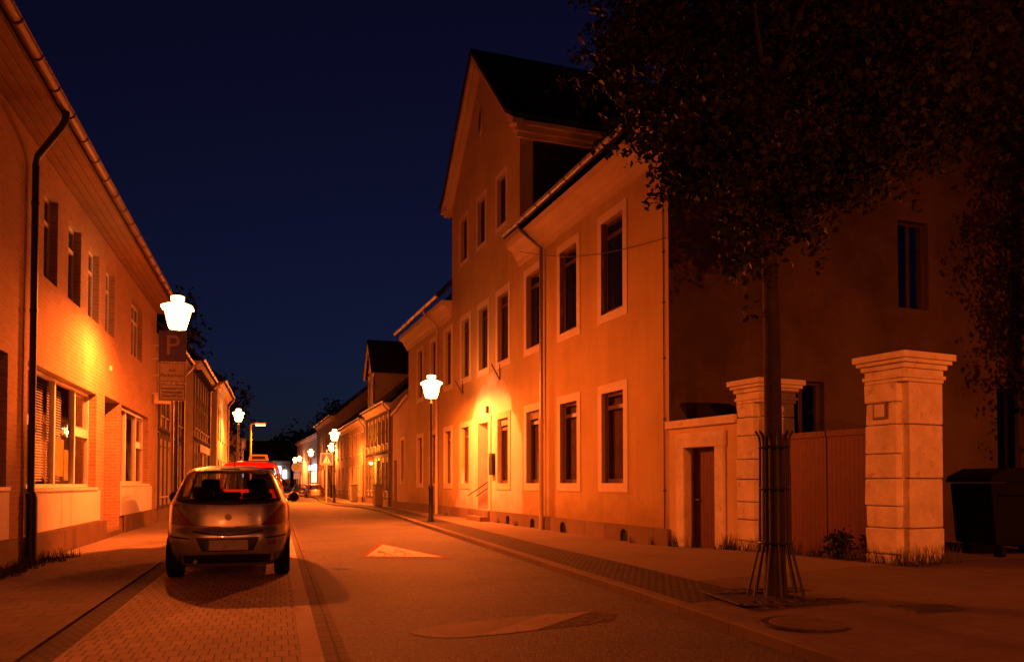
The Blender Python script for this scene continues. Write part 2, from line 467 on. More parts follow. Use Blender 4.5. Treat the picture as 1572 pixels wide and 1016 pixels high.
# right-hand kerb, cobbled strip and pavement
mb = MB()
mb.grid([[(kerb_x(y), y, -.03), (kerb_x(y), y, .085), (kerb_x(y)+.015, y, .10), (kerb_x(y)+.15, y, .10)] for y in YS])
o = mb.build('kerb', M['kerb']); o['kind'] = 'structure'
mb = MB(); mb.grid([[(kerb_x(y)+.15, y, pz(kerb_x(y)+.15, y)), (kerb_x(y)+1.0, y, pz(kerb_x(y)+1.0, y))] for y in YS if y >= 7.5])
o = mb.build('cobbled_strip', M['cobble']); o['kind'] = 'structure'
def xs(y, a): return [kerb_x(y)+a+(12.5-a)*i/14 for i in range(15)]
mb = MB(); mb.grid([[(x, y, pz(x, y)) for x in [kerb_x(y)+1.0+7.0*i/12 for i in range(13)]] for y in YS if y >= 9])
o = mb.build('pavement', M['pavement_pale']); o['kind'] = 'structure'
mb = MB(); mb.grid([[(x, y, pz(x, y)) for x in [kerb_x(y)+1.0+17*i/24 for i in range(25)]] for y in YS if 7.5 <= y <= 9]); mb.grid([[(x, y, pz(x, y)) for x in [kerb_x(y)+.15+18*i/24 for i in range(25)]] for y in YS if y <= 7.5])
o = mb.build('driveway_pavement', M['drive']); o['kind'] = 'structure'

# ------------------------------------------------------------------ road markings and covers
mark = lambda name, pts, z, mat, label, cat: tag(sheet(name, pts, z, mat), None, None)
tri = thing('road_marking', 'white triangle with red border and two dark running figures painted on the asphalt', 'road marking', (2.25, 15.6, 0))
def off(pts, c): return [(p[0]-c[0], p[1]-c[1]) for p in pts]
c0 = (2.25, 15.6)
mb = MB(); mb.prism(off([(1.44,14.75), (3.12,14.1), (2.26,18.4)], c0), 'z', .001, .004); mb.build('red_border', M['mark_red'], tri)
mb = MB(); mb.prism(off([(1.60,14.95), (2.92,14.42), (2.255,17.75)], c0), 'z', .005, .008); mb.build('white_field', M['mark_white'], tri)
def figure_poly(cx, cy, s):
    p = [(0,.0), (.1,.22), (.02,.5), (-.17,.42), (-.17,.58), (.02,.74), (-.05,.88), (.0,1.0), (.1,1.0), (.15,.88), (.1,.76), (.26,.62), (.22,.52), (.13,.56), (.14,.4), (.3,.25), (.28,.0), (.2,.2), (.12,.26), (.08,0)]
    return [(cx+a*s*.62, cy+b*s*1.5) for a, b in p]
mb = MB(); mb.prism(off(figure_poly(1.95,15.05,.75), c0), 'z', .009, .011); mb.build('figure', M['iron'], tri)
mb = MB(); mb.prism(off(figure_poly(2.3,14.95,.95), c0), 'z', .009, .011); mb.build('figure', M['iron'], tri)

rm = thing('road_marking', 'worn rounded yellowish marking with a paler diagonal band on the near asphalt', 'road marking', (2.2, 7.3, 0))
c0 = (2.2, 7.3)
el = [(1.175,7.28), (1.18,7.14), (1.27,6.99), (1.42,6.89), (1.6,6.86), (1.725,6.885), (2.64,7.815), (2.3,7.75), (1.94,7.645), (1.6,7.55), (1.33,7.42)]
mb = MB(); mb.prism(off(el, c0), 'z', .001, .004); mb.build('round_field', M['mark_dull'], rm)
mb = MB(); mb.prism(off([(1.73,6.888), (2.01,6.93), (2.30,7.02), (3.19,7.85), (2.645,7.818)], c0), 'z', .001, .005); mb.build('pale_band', M['mark_pale'], rm)
mb = MB(); mb.prism(off([(2.305,7.02), (2.75,7.1), (3.2,7.3), (3.4,7.65), (3.195,7.85)], c0), 'z', .001, .004); mb.build('red_field', M['mark_redwash'], rm)

mh = thing('manhole_cover', 'round iron manhole cover at the near kerb in front of the tree', 'manhole cover', (4.5, 6.03, pz(4.5, 6.03)))
mb = MB(); mb.lathe([(.40,-.04), (.40,.008), (.34,.008), (.34,.004)], n=40); mb.build('ring', M['iron'], mh)
mb = MB(); mb.lathe([(.33,-.03), (.33,.012)], n=40)
for i in range(-3, 4):
    hw = math.sqrt(max(.01, .30**2-(i*.08)**2)); mb.box(-hw, hw, i*.08-.012, i*.08+.012, .012, .017)
mb.build('lid', noisy('worn_cover', (.17,.13,.1), .25, 4, .75, .5, 50), mh)
dp = thing('drain_cover', 'dark square metal cover set in the driveway slabs before the large gate pillar', 'drain cover', (5.95, 6.12, pz(5.95, 6.12)), R(-10))
mb = MB(); mb.box(-.3,.3,-.2,.2,-.03,.006); mb.build('frame', M['iron'], dp)
mb = MB(); mb.box(-.26,.26,-.16,.16,.006,.011)
for i in range(-4, 5): mb.box(-.24,.24,i*.034-.008,i*.034+.008,.011,.016)
mb.build('plate', M['iron'], dp)

# ------------------------------------------------------------------ facade helpers
def wall_grid(mb, x0, x1, z0, z1, ops, depth=.2, y=0.0):
    xsn = sorted(set([x0, x1]+[v for o in ops for v in o[:2] if x0 < v < x1]))
    zsn = sorted(set([z0, z1]+[v for o in ops for v in o[2:4] if z0 < v < z1]))
    for a, b in zip(xsn, xsn[1:]):
        for c, d in zip(zsn, zsn[1:]):
            mx, mz = (a+b)/2, (c+d)/2
            if any(o[0] < mx < o[1] and o[2] < mz < o[3] for o in ops): continue
            mb.quad((a,y,c), (b,y,c), (b,y,d), (a,y,d))
    for o in ops:
        a, b, c, d = o[:4]; e = y+(o[4] if len(o) > 4 else depth)
        mb.quad((a,y,c), (a,e,c), (a,e,d), (a,y,d)); mb.quad((b,y,c), (b,y,d), (b,e,d), (b,e,c))
        mb.quad((a,y,d), (a,e,d), (b,e,d), (b,y,d)); mb.quad((a,y,c), (b,y,c), (b,e,c), (a,e,c))
    return mb

def window(parent, x0, x1, z0, z1, y, fmat, mull=(.5,), trans=(.68,), fw=.055, surround=None, sw=.17, sill=None, pane=None, blind=0.0, yf=0.0):
    """frame (part) > pane, surround, sill, blind box (sub-parts)"""
    mb = MB(); d = .05
    mb.box(x0, x0+fw, y, y+d, z0, z1); mb.box(x1-fw, x1, y, y+d, z0, z1)
    mb.box(x0+fw, x1-fw, y, y+d, z0, z0+fw*1.3); mb.box(x0+fw, x1-fw, y, y+d, z1-fw, z1)
    for t in trans: zz = z0+(z1-z0)*t; mb.box(x0+fw, x1-fw, y-.006, y+d, zz-fw*.6, zz+fw*.6)
    for t in mull: xx = x0+(x1-x0)*t; mb.box(xx-fw*.6, xx+fw*.6, y-.01, y+d, z0+fw*1.3, z1-fw)
    fr = mb.build('window', fmat, parent)
    MB().quad((x0+.01, y+.03, z0+.01), (x1-.01, y+.03, z0+.01), (x1-.01, y+.03, z1-.01), (x0+.01, y+.03, z1-.01)).build('pane', pane or M['glass'], fr)
    if blind:
        MB().box(x0+.01, x1-.01, y-.03, y-.011, z1-blind, z1-.005).build('roller_blind', M['plaster_grey'], fr)
    if surround:
        t = .018; mb = MB(); a = yf-t; b = yf+.004
        mb.box(x0-sw, x0, a, b, z0-sw, z1+sw); mb.box(x1, x1+sw, a, b, z0-sw, z1+sw)
        mb.box(x0, x1, a, b, z1, z1+sw); mb.box(x0, x1, a, b, z0-sw, z0)
        mb.build('surround', surround, fr)
    if sill:
        MB().box(x0-.05, x1+.05, yf-.07, y, z0-.05, z0).build('sill', sill, fr)
    return fr

def gable_roof(parent, x0, x1, D, ez, rz, ov=.5, side=.25, mat=None, name='roof', th=.12):
    """ridge along x; eaves at y=-ov and y=D+ov"""
    k = (rz-ez)/(D/2+ov)
    mb = MB()
    sec = [(-ov, ez), (D/2, rz), (D+ov, ez), (D+ov, ez+th), (D/2, rz+th*1.3), (-ov, ez+th)]
    mb.prism(sec, 'x', x0-side, x1+side)
    return mb.build(name, mat or M['roof'], parent)

def sweep_x(mb, prof, x0, x1):
    """profile of (y,z) swept along x"""
    mb.prism(prof, 'x', x0, x1); return mb

def half_gutter(parent, x0, x1, y, z, r=.07, mat=None):
    mb = MB(); n = 8
    rows = []
    for x in (x0, x1):
        rows.append([(x, y+r*math.cos(math.pi+math.pi*i/n), z+r*math.sin(math.pi+math.pi*i/n)) for i in range(n+1)])
    mb.grid(rows)
    rows = [[(x, y+(r-.006)*math.cos(math.pi+math.pi*i/n), z+.001+(r-.006)*math.sin(math.pi+math.pi*i/n)) for i in range(n+1)] for x in (x0, x1)]
    mb.grid(rows)
    mb.tube([(x0, y-r, z), (x1, y-r, z)], .011, 6)
    k = int(abs(x1-x0)/.9)
    for i in range(k+1):
        x = x0+.05+(x1-x0-.1)*i/max(1, k)
        ring = [(x, y+(r+.008)*math.cos(math.pi+math.pi*j/n), z+(r+.008)*math.sin(math.pi+math.pi*j/n)) for j in range(n+1)]
        mb.tube(ring, .009, 4)
    return mb.build('gutter', mat or M['zinc'], parent, smooth=True)

# ------------------------------------------------------------------ the large plastered house (right)
RA = R(-87.03)
RC = (7.31, 13.97, 0)
house = thing('town_house', 'large ochre plastered house with tall cross gable, pale window bands and stone plinth', 'house', RC, RA)
XL, DEP = -24.2, 13.0
GX0, GX1 = -16.2, -8.5
winx = [(-2.97,-1.90), (-5.42,-4.36), (-7.92,-6.86), (-10.55,-9.52), (-14.83,-13.8), (-17.25,-16.3), (-19.68,-18.75), (-22.18,-21.25)]
door_op = (-12.62, -11.5, .47, 3.4, .55)
upx = winx[:4] + [(-12.62,-11.6)] + winx[4:]
ops = [(a, b, 1.36, 3.40) for a, b in winx] + [door_op] + [(a, b, 5.21, 7.33) for a, b in upx]
gab = [(-10.62,-9.75), (-12.78,-11.91), (-14.94,-14.07)]
mb = MB()
wall_grid(mb, XL, 0, .0, 8.35, ops, .22)
wall_grid(mb, GX0, GX1, 8.35, 12.0, [(a, b, 9.55, 11.13) for a, b in gab], .2)
GC = (GX0+GX1)/2
mb.quad((GX0,0,12.0), (GX1,0,12.0), (GC+.0,0,15.85))
mb.quad((XL,0,0), (XL,DEP,0), (XL,DEP,8.35), (XL,DEP/2,15.6), (XL,0,8.35))
mb.quad((XL,DEP,0), (0,DEP,0), (0,DEP,8.35), (XL,DEP,8.35))
# left cheek of the cross gable
mb.quad((GX0,0,8.35), (GX0,4.2,8.35), (GX0,4.2,12.0), (GX0,0,12.0))
mb.quad((GX1,0,8.35), (GX1,.42,8.35), (GX1,.42,12.0), (GX1,0,12.0))
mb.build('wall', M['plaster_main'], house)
# near end wall facing the camera (dark, weathered)
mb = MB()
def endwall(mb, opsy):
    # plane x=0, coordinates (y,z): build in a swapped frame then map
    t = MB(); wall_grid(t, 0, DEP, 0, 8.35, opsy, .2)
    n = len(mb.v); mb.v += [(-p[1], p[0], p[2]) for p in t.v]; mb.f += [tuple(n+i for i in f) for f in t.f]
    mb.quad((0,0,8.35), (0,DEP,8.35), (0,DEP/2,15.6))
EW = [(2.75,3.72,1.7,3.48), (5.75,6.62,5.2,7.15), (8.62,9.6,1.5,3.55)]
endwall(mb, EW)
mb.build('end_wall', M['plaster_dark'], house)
for (a, b, c, d) in EW:
    f = MB(); fw = .06
    for (y0, y1, z0, z1) in ((a,a+fw,c,d), (b-fw,b,c,d), (a+fw,b-fw,c,c+fw), (a+fw,b-fw,d-fw,d), ((a+b)/2-.035,(a+b)/2+.035,c+fw,d-fw)):
        f.box(-.2, -.15, y0, y1, z0, z1)
    fr = f.build('window', M['brown_frame'], house)
    MB().quad((-.17,a+.01,c+.01), (-.17,b-.01,c+.01), (-.17,b-.01,d-.01), (-.17,a+.01,d-.01)).build('pane', M['mirror_glass'], fr)
# slate cheek of the cross gable
MB().quad((GX1+.003,.42,8.3), (GX1+.003,4.4,8.3), (GX1+.003,4.4,12.0), (GX1+.003,.42,12.0)).build('slate_cheek', M['slate'], house)
# main roof
mb = MB()
EZ = 8.52; RZ = 15.9
for a, b in ((XL-.7, GX0), (GX1, .12)):
    mb.prism([(-.5,EZ), (DEP/2,RZ), (DEP/2,RZ+.16), (-.5,EZ+.12)], 'x', a, b)
mb.prism([(4.0,EZ+(4.5)*(RZ-EZ)/(DEP/2+.5)), (DEP/2,RZ), (DEP/2,RZ+.16), (4.0,EZ+.12+(4.5)*(RZ-EZ)/(DEP/2+.5))], 'x', GX0, GX1)
mb.prism([(DEP+.5,EZ), (DEP/2,RZ), (DEP/2,RZ+.16), (DEP+.5,EZ+.12)], 'x', XL-.7, .12)
mb.build('roof', M['roof'], house)
# cross roof (ridge along y)
mb = MB()
GE = 12.12; GR = 16.12; hw = (GX1-GX0)/2+.42
for s in (-1, 1):
    mb.prism([(GC+s*hw, GE-.05), (GC+s*(hw-.55), GE+.28), (GC, GR), (GC, GR+.15), (GC+s*(hw-.55), GE+.42), (GC+s*hw, GE+.06)], 'y', -.42, 6.6)
mb.build('cross_roof', M['roof'], house)
# rake mouldings and cross-gable cornice
mb = MB()
for s in (-1, 1):
    for (i0, i1, ya, yb) in ((-.02,.20,-.36,-.002), (.20,.34,-.24,-.003)):
        mb.prism([(GC+s*(hw-.02), GE-.09-i1*.75), (GC+s*(hw-.55), GE+.25-i1*.95), (GC, GR-.03-i1*1.25), (GC, GR-.03-i0*1.25), (GC+s*(hw-.55), GE+.25-i0*.95), (GC+s*(hw-.02), GE-.09-i0*.75)], 'y', ya, yb)
mb.box(GX1+.004, GX1+.36, -.36, 4.4, GE-.2, GE-.08); mb.box(GX1+.004, GX1+.24, -.24, 4.4, GE-.36, GE-.2); mb.box(GX1+.004, GX1+.12, -.12, 4.4, GE-.5, GE-.36)
mb.box(GX0-.36, GX0-.004, -.36, 4.2, GE-.2, GE-.08); mb.box(GX0-.24, GX0-.004, -.24, 4.2, GE-.36, GE-.2)
mb.build('gable_moulding', M['cornice'], house)
# eaves cornice
mb = MB()
prof = [(-.003,7.78), (-.06,7.80), (-.08,7.92), (-.16,8.0), (-.24,8.18), (-.40,8.26), (-.42,8.44), (-.003,8.44)]
for a, b in ((XL-.3, GX0), (GX1, .02)): sweep_x(MB(), prof, a, b).build('eaves_cornice', M['cornice'], house)
for a, b in ((XL-.68, GX0-.02), (GX1+.02, .1)):
    half_gutter(house, a, b, -.56, 8.62, .075, M['zinc'])
# oval attic window
mb = MB(); ring = [(GC-.1+.24*math.cos(t), -.02, 13.88+.5*math.sin(t)) for t in [2*math.pi*i/28 for i in range(29)]]
mb.tube(ring, .05, 6, False); fr = mb.build('oval_window', M['cornice'], house, smooth=True)
MB().quad(*[(GC-.1+.22*math.cos(2*math.pi*i/28), -.006, 13.88+.48*math.sin(2*math.pi*i/28)) for i in range(28)]).build('pane', M['glass'], fr)
# windows
for i, (a, b) in enumerate(winx):
    fr = window(house, a, b, 1.36, 3.40, .12, M['brown_frame'], (), (.84,), .075, M['trim'], .2, pane=M['clear'], blind=(.22 if i in (2, 3) else 0))
    mb = MB(); xa, xb = (a, b) if i > 1 else (a, a+.55*(b-a))
    mb.grid([[(xa+(xb-xa)*k/30, .26+.018*math.sin(k*1.3+i), z) for k in range(31)] for z in (1.3, 3.45)])
    mb.build('curtain', M['curtain'], fr, smooth=True)
    MB().quad((a-.2,.6,1.2), (b+.2,.6,1.2), (b+.2,.6,3.6), (a-.2,.6,3.6)).build('room_back', M['seat_dark'], fr)
for (a, b) in upx:
    window(house, a, b, 5.21, 7.33, .12, M['brown_frame'], (), (.84,), .075, M['trim'], .2)
for (a, b) in gab:
    window(house, a, b, 9.55, 11.13, .12, M['brown_frame'], (), (), .06, M['trim'], .15)
# plinth with arched cellar vents
vents = [-9.43, -7.32, -5.15, -1.81]
mb = MB(); edges = [XL-.02]
def plinth(a, b):
    edges2 = [a]+[v for vx in sorted(vents) if a < vx < b for v in (vx-.17, vx+.17)]+[b]
    for j in range(0, len(edges2)-1, 2):
        mb.box(edges2[j], edges2[j+1], -.06, -.002, -.1, .47)
    for vx in vents:
        if a < vx < b:
            arc = [(vx+.17*math.cos(t), .25+.13*math.sin(t)) for t in [math.pi*i/10 for i in range(11)]]
            mb.prism(arc+[(vx-.17,.47), (vx+.17,.47)], 'y', -.06, -.002)
            mb.box(vx-.17, vx+.17, -.06, -.002, -.1, .1)
plinth(XL-.02, -12.9); plinth(-11.2, .02)
mb.build('plinth', M['sandstone'], house)
for vx in vents: MB().quad((vx-.168,-.006,.1), (vx+.168,-.006,.1), (vx+.168,-.006,.38), (vx-.168,-.006,.38)).build('cellar_vent', M['black'], house)
# entrance: recessed door, surround, steps, rails
dr = MB().box(-12.60, -11.52, .5, .55, .48, 2.75).box(-12.5, -12.1, .485, .5, .7, 1.5).box(-12.02, -11.62, .485, .5, .7, 1.5).box(-12.5, -12.1, .485, .5, 1.65, 2.6).box(-12.02, -11.62, .485, .5, 1.65, 2.6).build('door', M['brown_frame'], house)
MB().tube([(-11.66,.48,1.5), (-11.66,.44,1.5), (-11.78,.44,1.5)], .012, 6).build('handle', M['zinc'], dr)
MB().quad((-12.56,.52,2.8), (-11.56,.52,2.8), (-11.56,.52,3.38), (-12.56,.52,3.38)).build('pane', M['glass'], dr)
mb = MB(); mb.box(-12.9, -12.62, -.03, .003, .47, 3.62); mb.box(-11.5, -11.22, -.03, .003, .47, 3.62); mb.box(-12.62, -11.5, -.03, .003, 3.4, 3.62)
mb.build('door_surround', M['trim'], house)
mb = MB(); mb.box(-12.85, -11.25, -.38, .0, -.05, .27); mb.box(-12.78, -11.32, -.1, .54, .27, .46)
mb.build('entrance_step', M['sandstone'], house, bevel=.015)
for x in (-12.56, -11.57):
    mb = MB(); mb.tube([(x,-.4,.93), (x,-.34,.98), (x,.44,1.5)], .018, 8); mb.tube([(x,-.05,1.17), (x+(.06 if x > -12 else -.06),-.05,1.15)], .012, 6)
    mb.build('handrail', M['dark_metal'], house, smooth=True)
MB().box(-11.14, -10.8, -.12, -.002, 1.63, 2.32).box(-11.12, -10.82, -.135, -.12, 2.12, 2.2).build('letter_box', M['dark_metal'], house, bevel=.01)
MB().box(-11.62, -11.5, -.09, -.002, 3.68, 3.92).build('entrance_lamp', M['dark_metal'], house, bevel=.02)
# downpipes and flag holders
def downpipe(parent, x, zb, ztop, y=-.12, mat1=None, mat2=None, zsplit=3.1, eave_y=-.56, eave_z=8.56, dx=.0):
    mb = MB(); mb.tube([(x+dx, eave_y, eave_z), (x+dx, eave_y, eave_z-.12), (x, y, ztop), (x, y, zsplit)], .05, 10)
    for z in (zsplit+1.2, zsplit+3.0): mb.lathe([(.056,0), (.056,.05)], (x, y, z), 10)
    p = mb.build('downpipe', mat1, parent, smooth=True)
    mb = MB(); mb.tube([(x, y, zsplit), (x, y, zb)], .066, 10); mb.lathe([(.075,0), (.075,.06)], (x, y, zsplit-.06), 10)
    mb.build('standpipe', mat2, p, smooth=True)
downpipe(house, -6.45, .1, 7.75, -.13, M['zinc'], M['pipe_paint'], 3.1, dx=-.65)
downpipe(house, -18.1, .1, 7.8, -.13, M['pipe_paint'], M['pipe_paint'], 2.0, dx=-.6)
for x in (-10.3, -14.6):
    mb = MB(); mb.tube([(x,-.03,4.66), (x,-.3,5.12)], .02, 6); mb.tube([(x,-.02,4.62), (x,-.02,5.14)], .016, 6)
    mb.build('flag_holder', M['dark_metal'], house)
mb = MB(); mb.tube([(-.16,-.02,.3), (-.16,-.02,7.7)], .012, 5)
for z in (1.2, 2.6, 3.8, 4.9, 5.9, 6.9): mb.box(-.19, -.13, -.035, -.002, z, z+.03)
mb.build('wall_cable', M['dark_metal'], house)
ca = MB(); pts = []
for i in range(9):
    t = i/8; pts.append((-7.6+7.6*t, -.3+.26*t, 7.95-1.8*t-.25*math.sin(math.pi*t)))
ca.tube(pts, .008, 5); ca.build('overhead_cable', M['black'], house)

# ------------------------------------------------------------------ annex at the far end of the large house
an = thing('side_annex', 'low plastered annex with sloping coping joined to the far end of the large house', 'house', RC, RA)
mb = MB(); AX0, AX1 = -28.1, -24.22
aops = [(-25.9,-25.2,1.5,3.5), (-27.75,-27.0,.3,2.55)]
wall_grid(mb, AX0, AX1, 0, 4.9, aops, .2)
mb.quad((AX0,0,4.9), (AX1,0,4.9), (AX1,0,5.5), (AX1-1.2,0,5.32), (AX1-2.6,0,5.05))
mb.quad((AX0,0,0), (AX0,8,0), (AX0,8,4.9), (AX0,0,4.9)); mb.quad((AX0,8,0), (AX1,8,0), (AX1,8,4.9), (AX0,8,4.9))
mb.quad((AX0,.25,4.89), (AX1,.25,4.89), (AX1,8,4.89), (AX0,8,4.89))
mb.build('wall', M['plaster'], an)
mb = MB(); cp = [(AX0-.08,4.9), (AX1-2.6,5.05), (AX1-1.2,5.32), (AX1-.003,5.5)]
for (a, b) in zip(cp, cp[1:]): mb.prism([a, b, (b[0],b[1]+.14), (a[0],a[1]+.14)], 'y', -.12, .3)
mb.build('coping', M['cornice'], an)
window(an, -25.9, -25.2, 1.5, 3.5, .18, M['brown_frame'], (.5,), (.7,), .05, M['trim'], .15, M['zinc'])
MB().box(-27.74, -27.01, .15, .2, .3, 2.54).build('door', M['door_boards'], an)
MB().box(AX0, AX1-.01, -.05, -.002, -.1, .45).build('plinth', M['sandstone'], an)

# ------------------------------------------------------------------ garden wall, gate and pillars
GA = math.atan2(-.9877, .1564)
def gthing(name, label, cat, t, group=None):
    return thing(name, label, cat, (RC[0]+.1564*t, RC[1]-.9877*t, 0), GA, group)
gw = gthing('garden_wall', 'rendered garden wall with coping and a framed side door beside the house corner', 'wall', 0)
mb = MB(); wall_grid(mb, .0, 1.93, -.05, 2.4, [(.5,1.38,.0,2.02)], .3)
mb.quad((0,.34,0), (1.93,.34,0), (1.93,.34,2.4), (0,.34,2.4)); mb.quad((0,0,2.4), (1.93,0,2.4), (1.93,.34,2.4), (0,.34,2.4))
M['garden_plaster'] = noisy('pale_ochre_garden_render', (.74,.6,.33), .16, 1.0, .9, .5, 40, fine=.25)
mb.build('wall', M['garden_plaster'], gw)
MB().box(-.06, 1.92, -.07, .4, 2.4, 2.55).build('coping', M['stone_white'], gw, bevel=.015)
mb = MB(); mb.box(.27, .5, -.05, .005, 0, 2.02); mb.box(1.38, 1.62, -.05, .005, 0, 2.02); mb.box(.25, 1.64, -.055, .005, 2.02, 2.29)
mb.build('door_surround', M['stone_white'], gw, bevel=.01)
dd = MB().box(.51, 1.37, .19, .24, .06, 2.01).build('door', M['door_boards'], gw)
MB().tube([(.6,.19,1.05), (.6,.14,1.05), (.72,.14,1.05)], .012, 6).build('handle', M['zinc'], dd)

def pillar(label, t0, wd, dp, ztop, seed, plaque=False):
    rnd = random.Random(seed)
    p = gthing('gate_pillar', label, 'pillar', t0, 'rusticated gate pillars')
    zb = -.05; zc = ztop-.42
    MB().box(.09, wd-.09, .09, dp-.09, zb, zc).build('core', M['stone_white'], p)
    mb = MB()
    zs = [zb]; h = [.43,.36,.30,.38,.34,.40,.31,.37,.33,.36,.35]
    for q in h:
        if zs[-1]+q < zc-.2: zs.append(zs[-1]+q)
    zs.append(zc)
    def slab(a, b, c, d, z0, z1):  # a rough block with jittered corners
        n = len(mb.v); j = lambda s=.014: rnd.uniform(-s, s)
        mb.v += [(a+j(),c+j(),z0+j(.004)), (b+j(),c+j(),z0+j(.004)), (b+j(),d,z0), (a+j(),d,z0), (a+j(),c+j(),z1+j(.004)), (b+j(),c+j(),z1+j(.004)), (b+j(),d,z1), (a+j(),d,z1)]
        mb.f += [tuple(n+i for i in q) for q in ((3,2,1,0),(4,5,6,7),(0,1,5,4),(1,2,6,5),(2,3,7,6),(3,0,4,7))]
    for z0, z1 in zip(zs, zs[1:]):
        z0 += .005; z1 -= .005
        e_ = rnd.choice((-.02, -.035, -.025))
        slab(-.01, wd-.10, e_, .12, z0, z1)             # street face
        slab(-.01, wd-.10, dp-.12, dp+.02, z0, z1)
        n0 = len(mb.v)
    # faces looking along the wall (built with taller stones)
    k = 0
    while k < len(zs)-1:
        m = min(len(zs)-1, k+rnd.choice((1, 2, 2)))
        z0, z1 = zs[k]+.006, zs[m]-.006
        for xa, xb in ((wd-.12, wd+.02), (-.0, .1)):
            n = len(mb.v); j = lambda s=.012: rnd.uniform(-s, s)
            ya, yb = .085+j(), dp-.02+j()
            mb.v += [(xa,ya+j(),z0), (xb+j(.006),ya+j(),z0), (xb+j(.006),yb+j(),z0), (xa,yb,z0), (xa,ya+j(),z1), (xb+j(.006),ya+j(),z1), (xb+j(.006),yb+j(),z1), (xa,yb,z1)]
            mb.f += [tuple(n+i for i in q) for q in ((3,2,1,0),(4,5,6,7),(0,1,5,4),(1,2,6,5),(2,3,7,6),(3,0,4,7))]
        k = m
    mb.build('stone_blocks', M['stone_white'], p, bevel=.018)
    mb = MB(); z = zc
    for (e, hh) in ((.02,.05), (.042,.05), (.018,.08), (.055,.07), (.10,.055), (.135,.09)):
        mb.box(-e, wd+e, -e, dp+e, z, z+hh); z += hh
    n = len(mb.v); e = .125
    mb.v += [(-e,-e,z), (wd+e,-e,z), (wd+e,dp+e,z), (-e,dp+e,z), (wd/2,dp/2,z+.05)]
    mb.f += [(n,n+1,n+4), (n+1,n+2,n+4), (n+2,n+3,n+4), (n+3,n,n+4), (n+3,n+2,n+1,n)]
    mb.build('cap', M['stone_white'], p, bevel=.008)
    if plaque:
        q = MB().box(.14, .37, -.055, -.02, 2.24, 2.48).build('plaque', M['brown_frame'], p, bevel=.006)
        MB().box(.175, .335, -.058, -.055, 2.275, 2.445).build('plaque_face', M['stone_white'], q)
    return p
pillar('pale rusticated gate pillar beside the small side door, partly behind the tree trunk', 1.95, .52, .78, 3.13, 3)
pillar('largest, nearest pale rusticated gate pillar with a small square plaque', 4.62, .60, .77, 3.16, 5, True)

gt = gthing('yard_gate', 'closed double gate of dark red boards between the two pale pillars', 'gate', 0)
for a, b in ((2.5, 3.54), (3.56, 4.6)):
    lf = MB().box(a, b, .36, .40, .26, 2.14).build('gate_leaf', M['gate_boards'], gt)
    MB().box(a, b, .335, .359, 2.08, 2.17).build('rail', M['gate_boards'], lf); MB().box(a, b, .401, .43, .45, .55).build('rail', M['gate_boards'], lf)

# ------------------------------------------------------------------ brick shop building (left)
LA = R(90)
LC = (-4.0, 0, 0)
shop = thing('brick_shop', 'two-storey buff brick shop with boarded eaves and wide white shop windows', 'shop building', LC, LA)
S1 = (15.0, 20.3, 1.27, 3.40); S2 = (23.35, 28.0, 1.35, 3.47); S0 = (8.4, 13.98, 1.30, 3.36)
DR = (21.2, 23.2, .06, 3.48, 1.2)
UP = [(15.83,16.75), (17.55,18.6), (19.3,20.4), (21.15,22.25), (24.7,26.6)]
UPN = [(12.0,13.1), (9.6,10.7)]
sops = [S0+(.3,), S1+(.3,), S2+(.3,), DR] + [(a, b, 5.04, 6.64) for a, b in UP+UPN]
mb = MB(); wall_grid(mb, 5.0, 29.6, 0, 7.2, sops, .34)
mb.quad((29.6,0,0), (29.6,10,0), (29.6,10,7.2), (29.6,5,11.5), (29.6,0,7.2)); mb.quad((5,0,0), (5,10,0), (5,10,7.2), (5,5,11.5), (5,0,7.2)); mb.quad((5,10,0), (29.6,10,0), (29.6,10,7.2), (5,10,7.2))
mb.build('wall', M['brick'], shop)
mb = MB(); mb.prism([(-.71,7.32), (5,11.7), (10.6,7.3), (10.6,7.45), (5,11.9), (-.71,7.46)], 'x', 4.7, 29.75); mb.build('roof', M['roof'], shop)
mb = MB(); mb.box(5, 29.7, -.655, .05, 7.203, 7.26); mb.build('soffit', M['soffit'], shop)
MB().box(5, 29.7, -.685, -.657, 7.2, 7.40).build('fascia', M['brown_frame'], shop)
half_gutter(shop, 4.9, 29.7, -.768, 7.27, .08, plain('gutter_metal', (.2,.13,.09), .5, .3))
mb = MB(); mb.tube([(13.9,-.768,7.22), (13.9,-.768,7.08), (13.96,-.70,6.98), (14.78,-.16,6.78), (14.9,-.1,6.66), (14.9,-.1,1.2)], .055, 12)
for z in (2.2, 4.2, 6.0): mb.lathe([(.064,0), (.064,.05)], (14.9,-.1,z), 12)
dpipe = mb.build('downpipe', M['dark_metal'], shop, smooth=True)
mb = MB(); mb.tube([(14.9,-.1,1.2), (14.9,-.12,1.1), (14.9,-.12,.05)], .085, 12); mb.build('standpipe', M['dark_metal'], dpipe, smooth=True)
for (a, b) in UP+UPN:
    window(shop, a, b, 5.04, 6.64, .14, M['white_frame'], (.5,) if b-a < 1.5 else (.33,.66), (.7,), .06, pane=M['glass'])
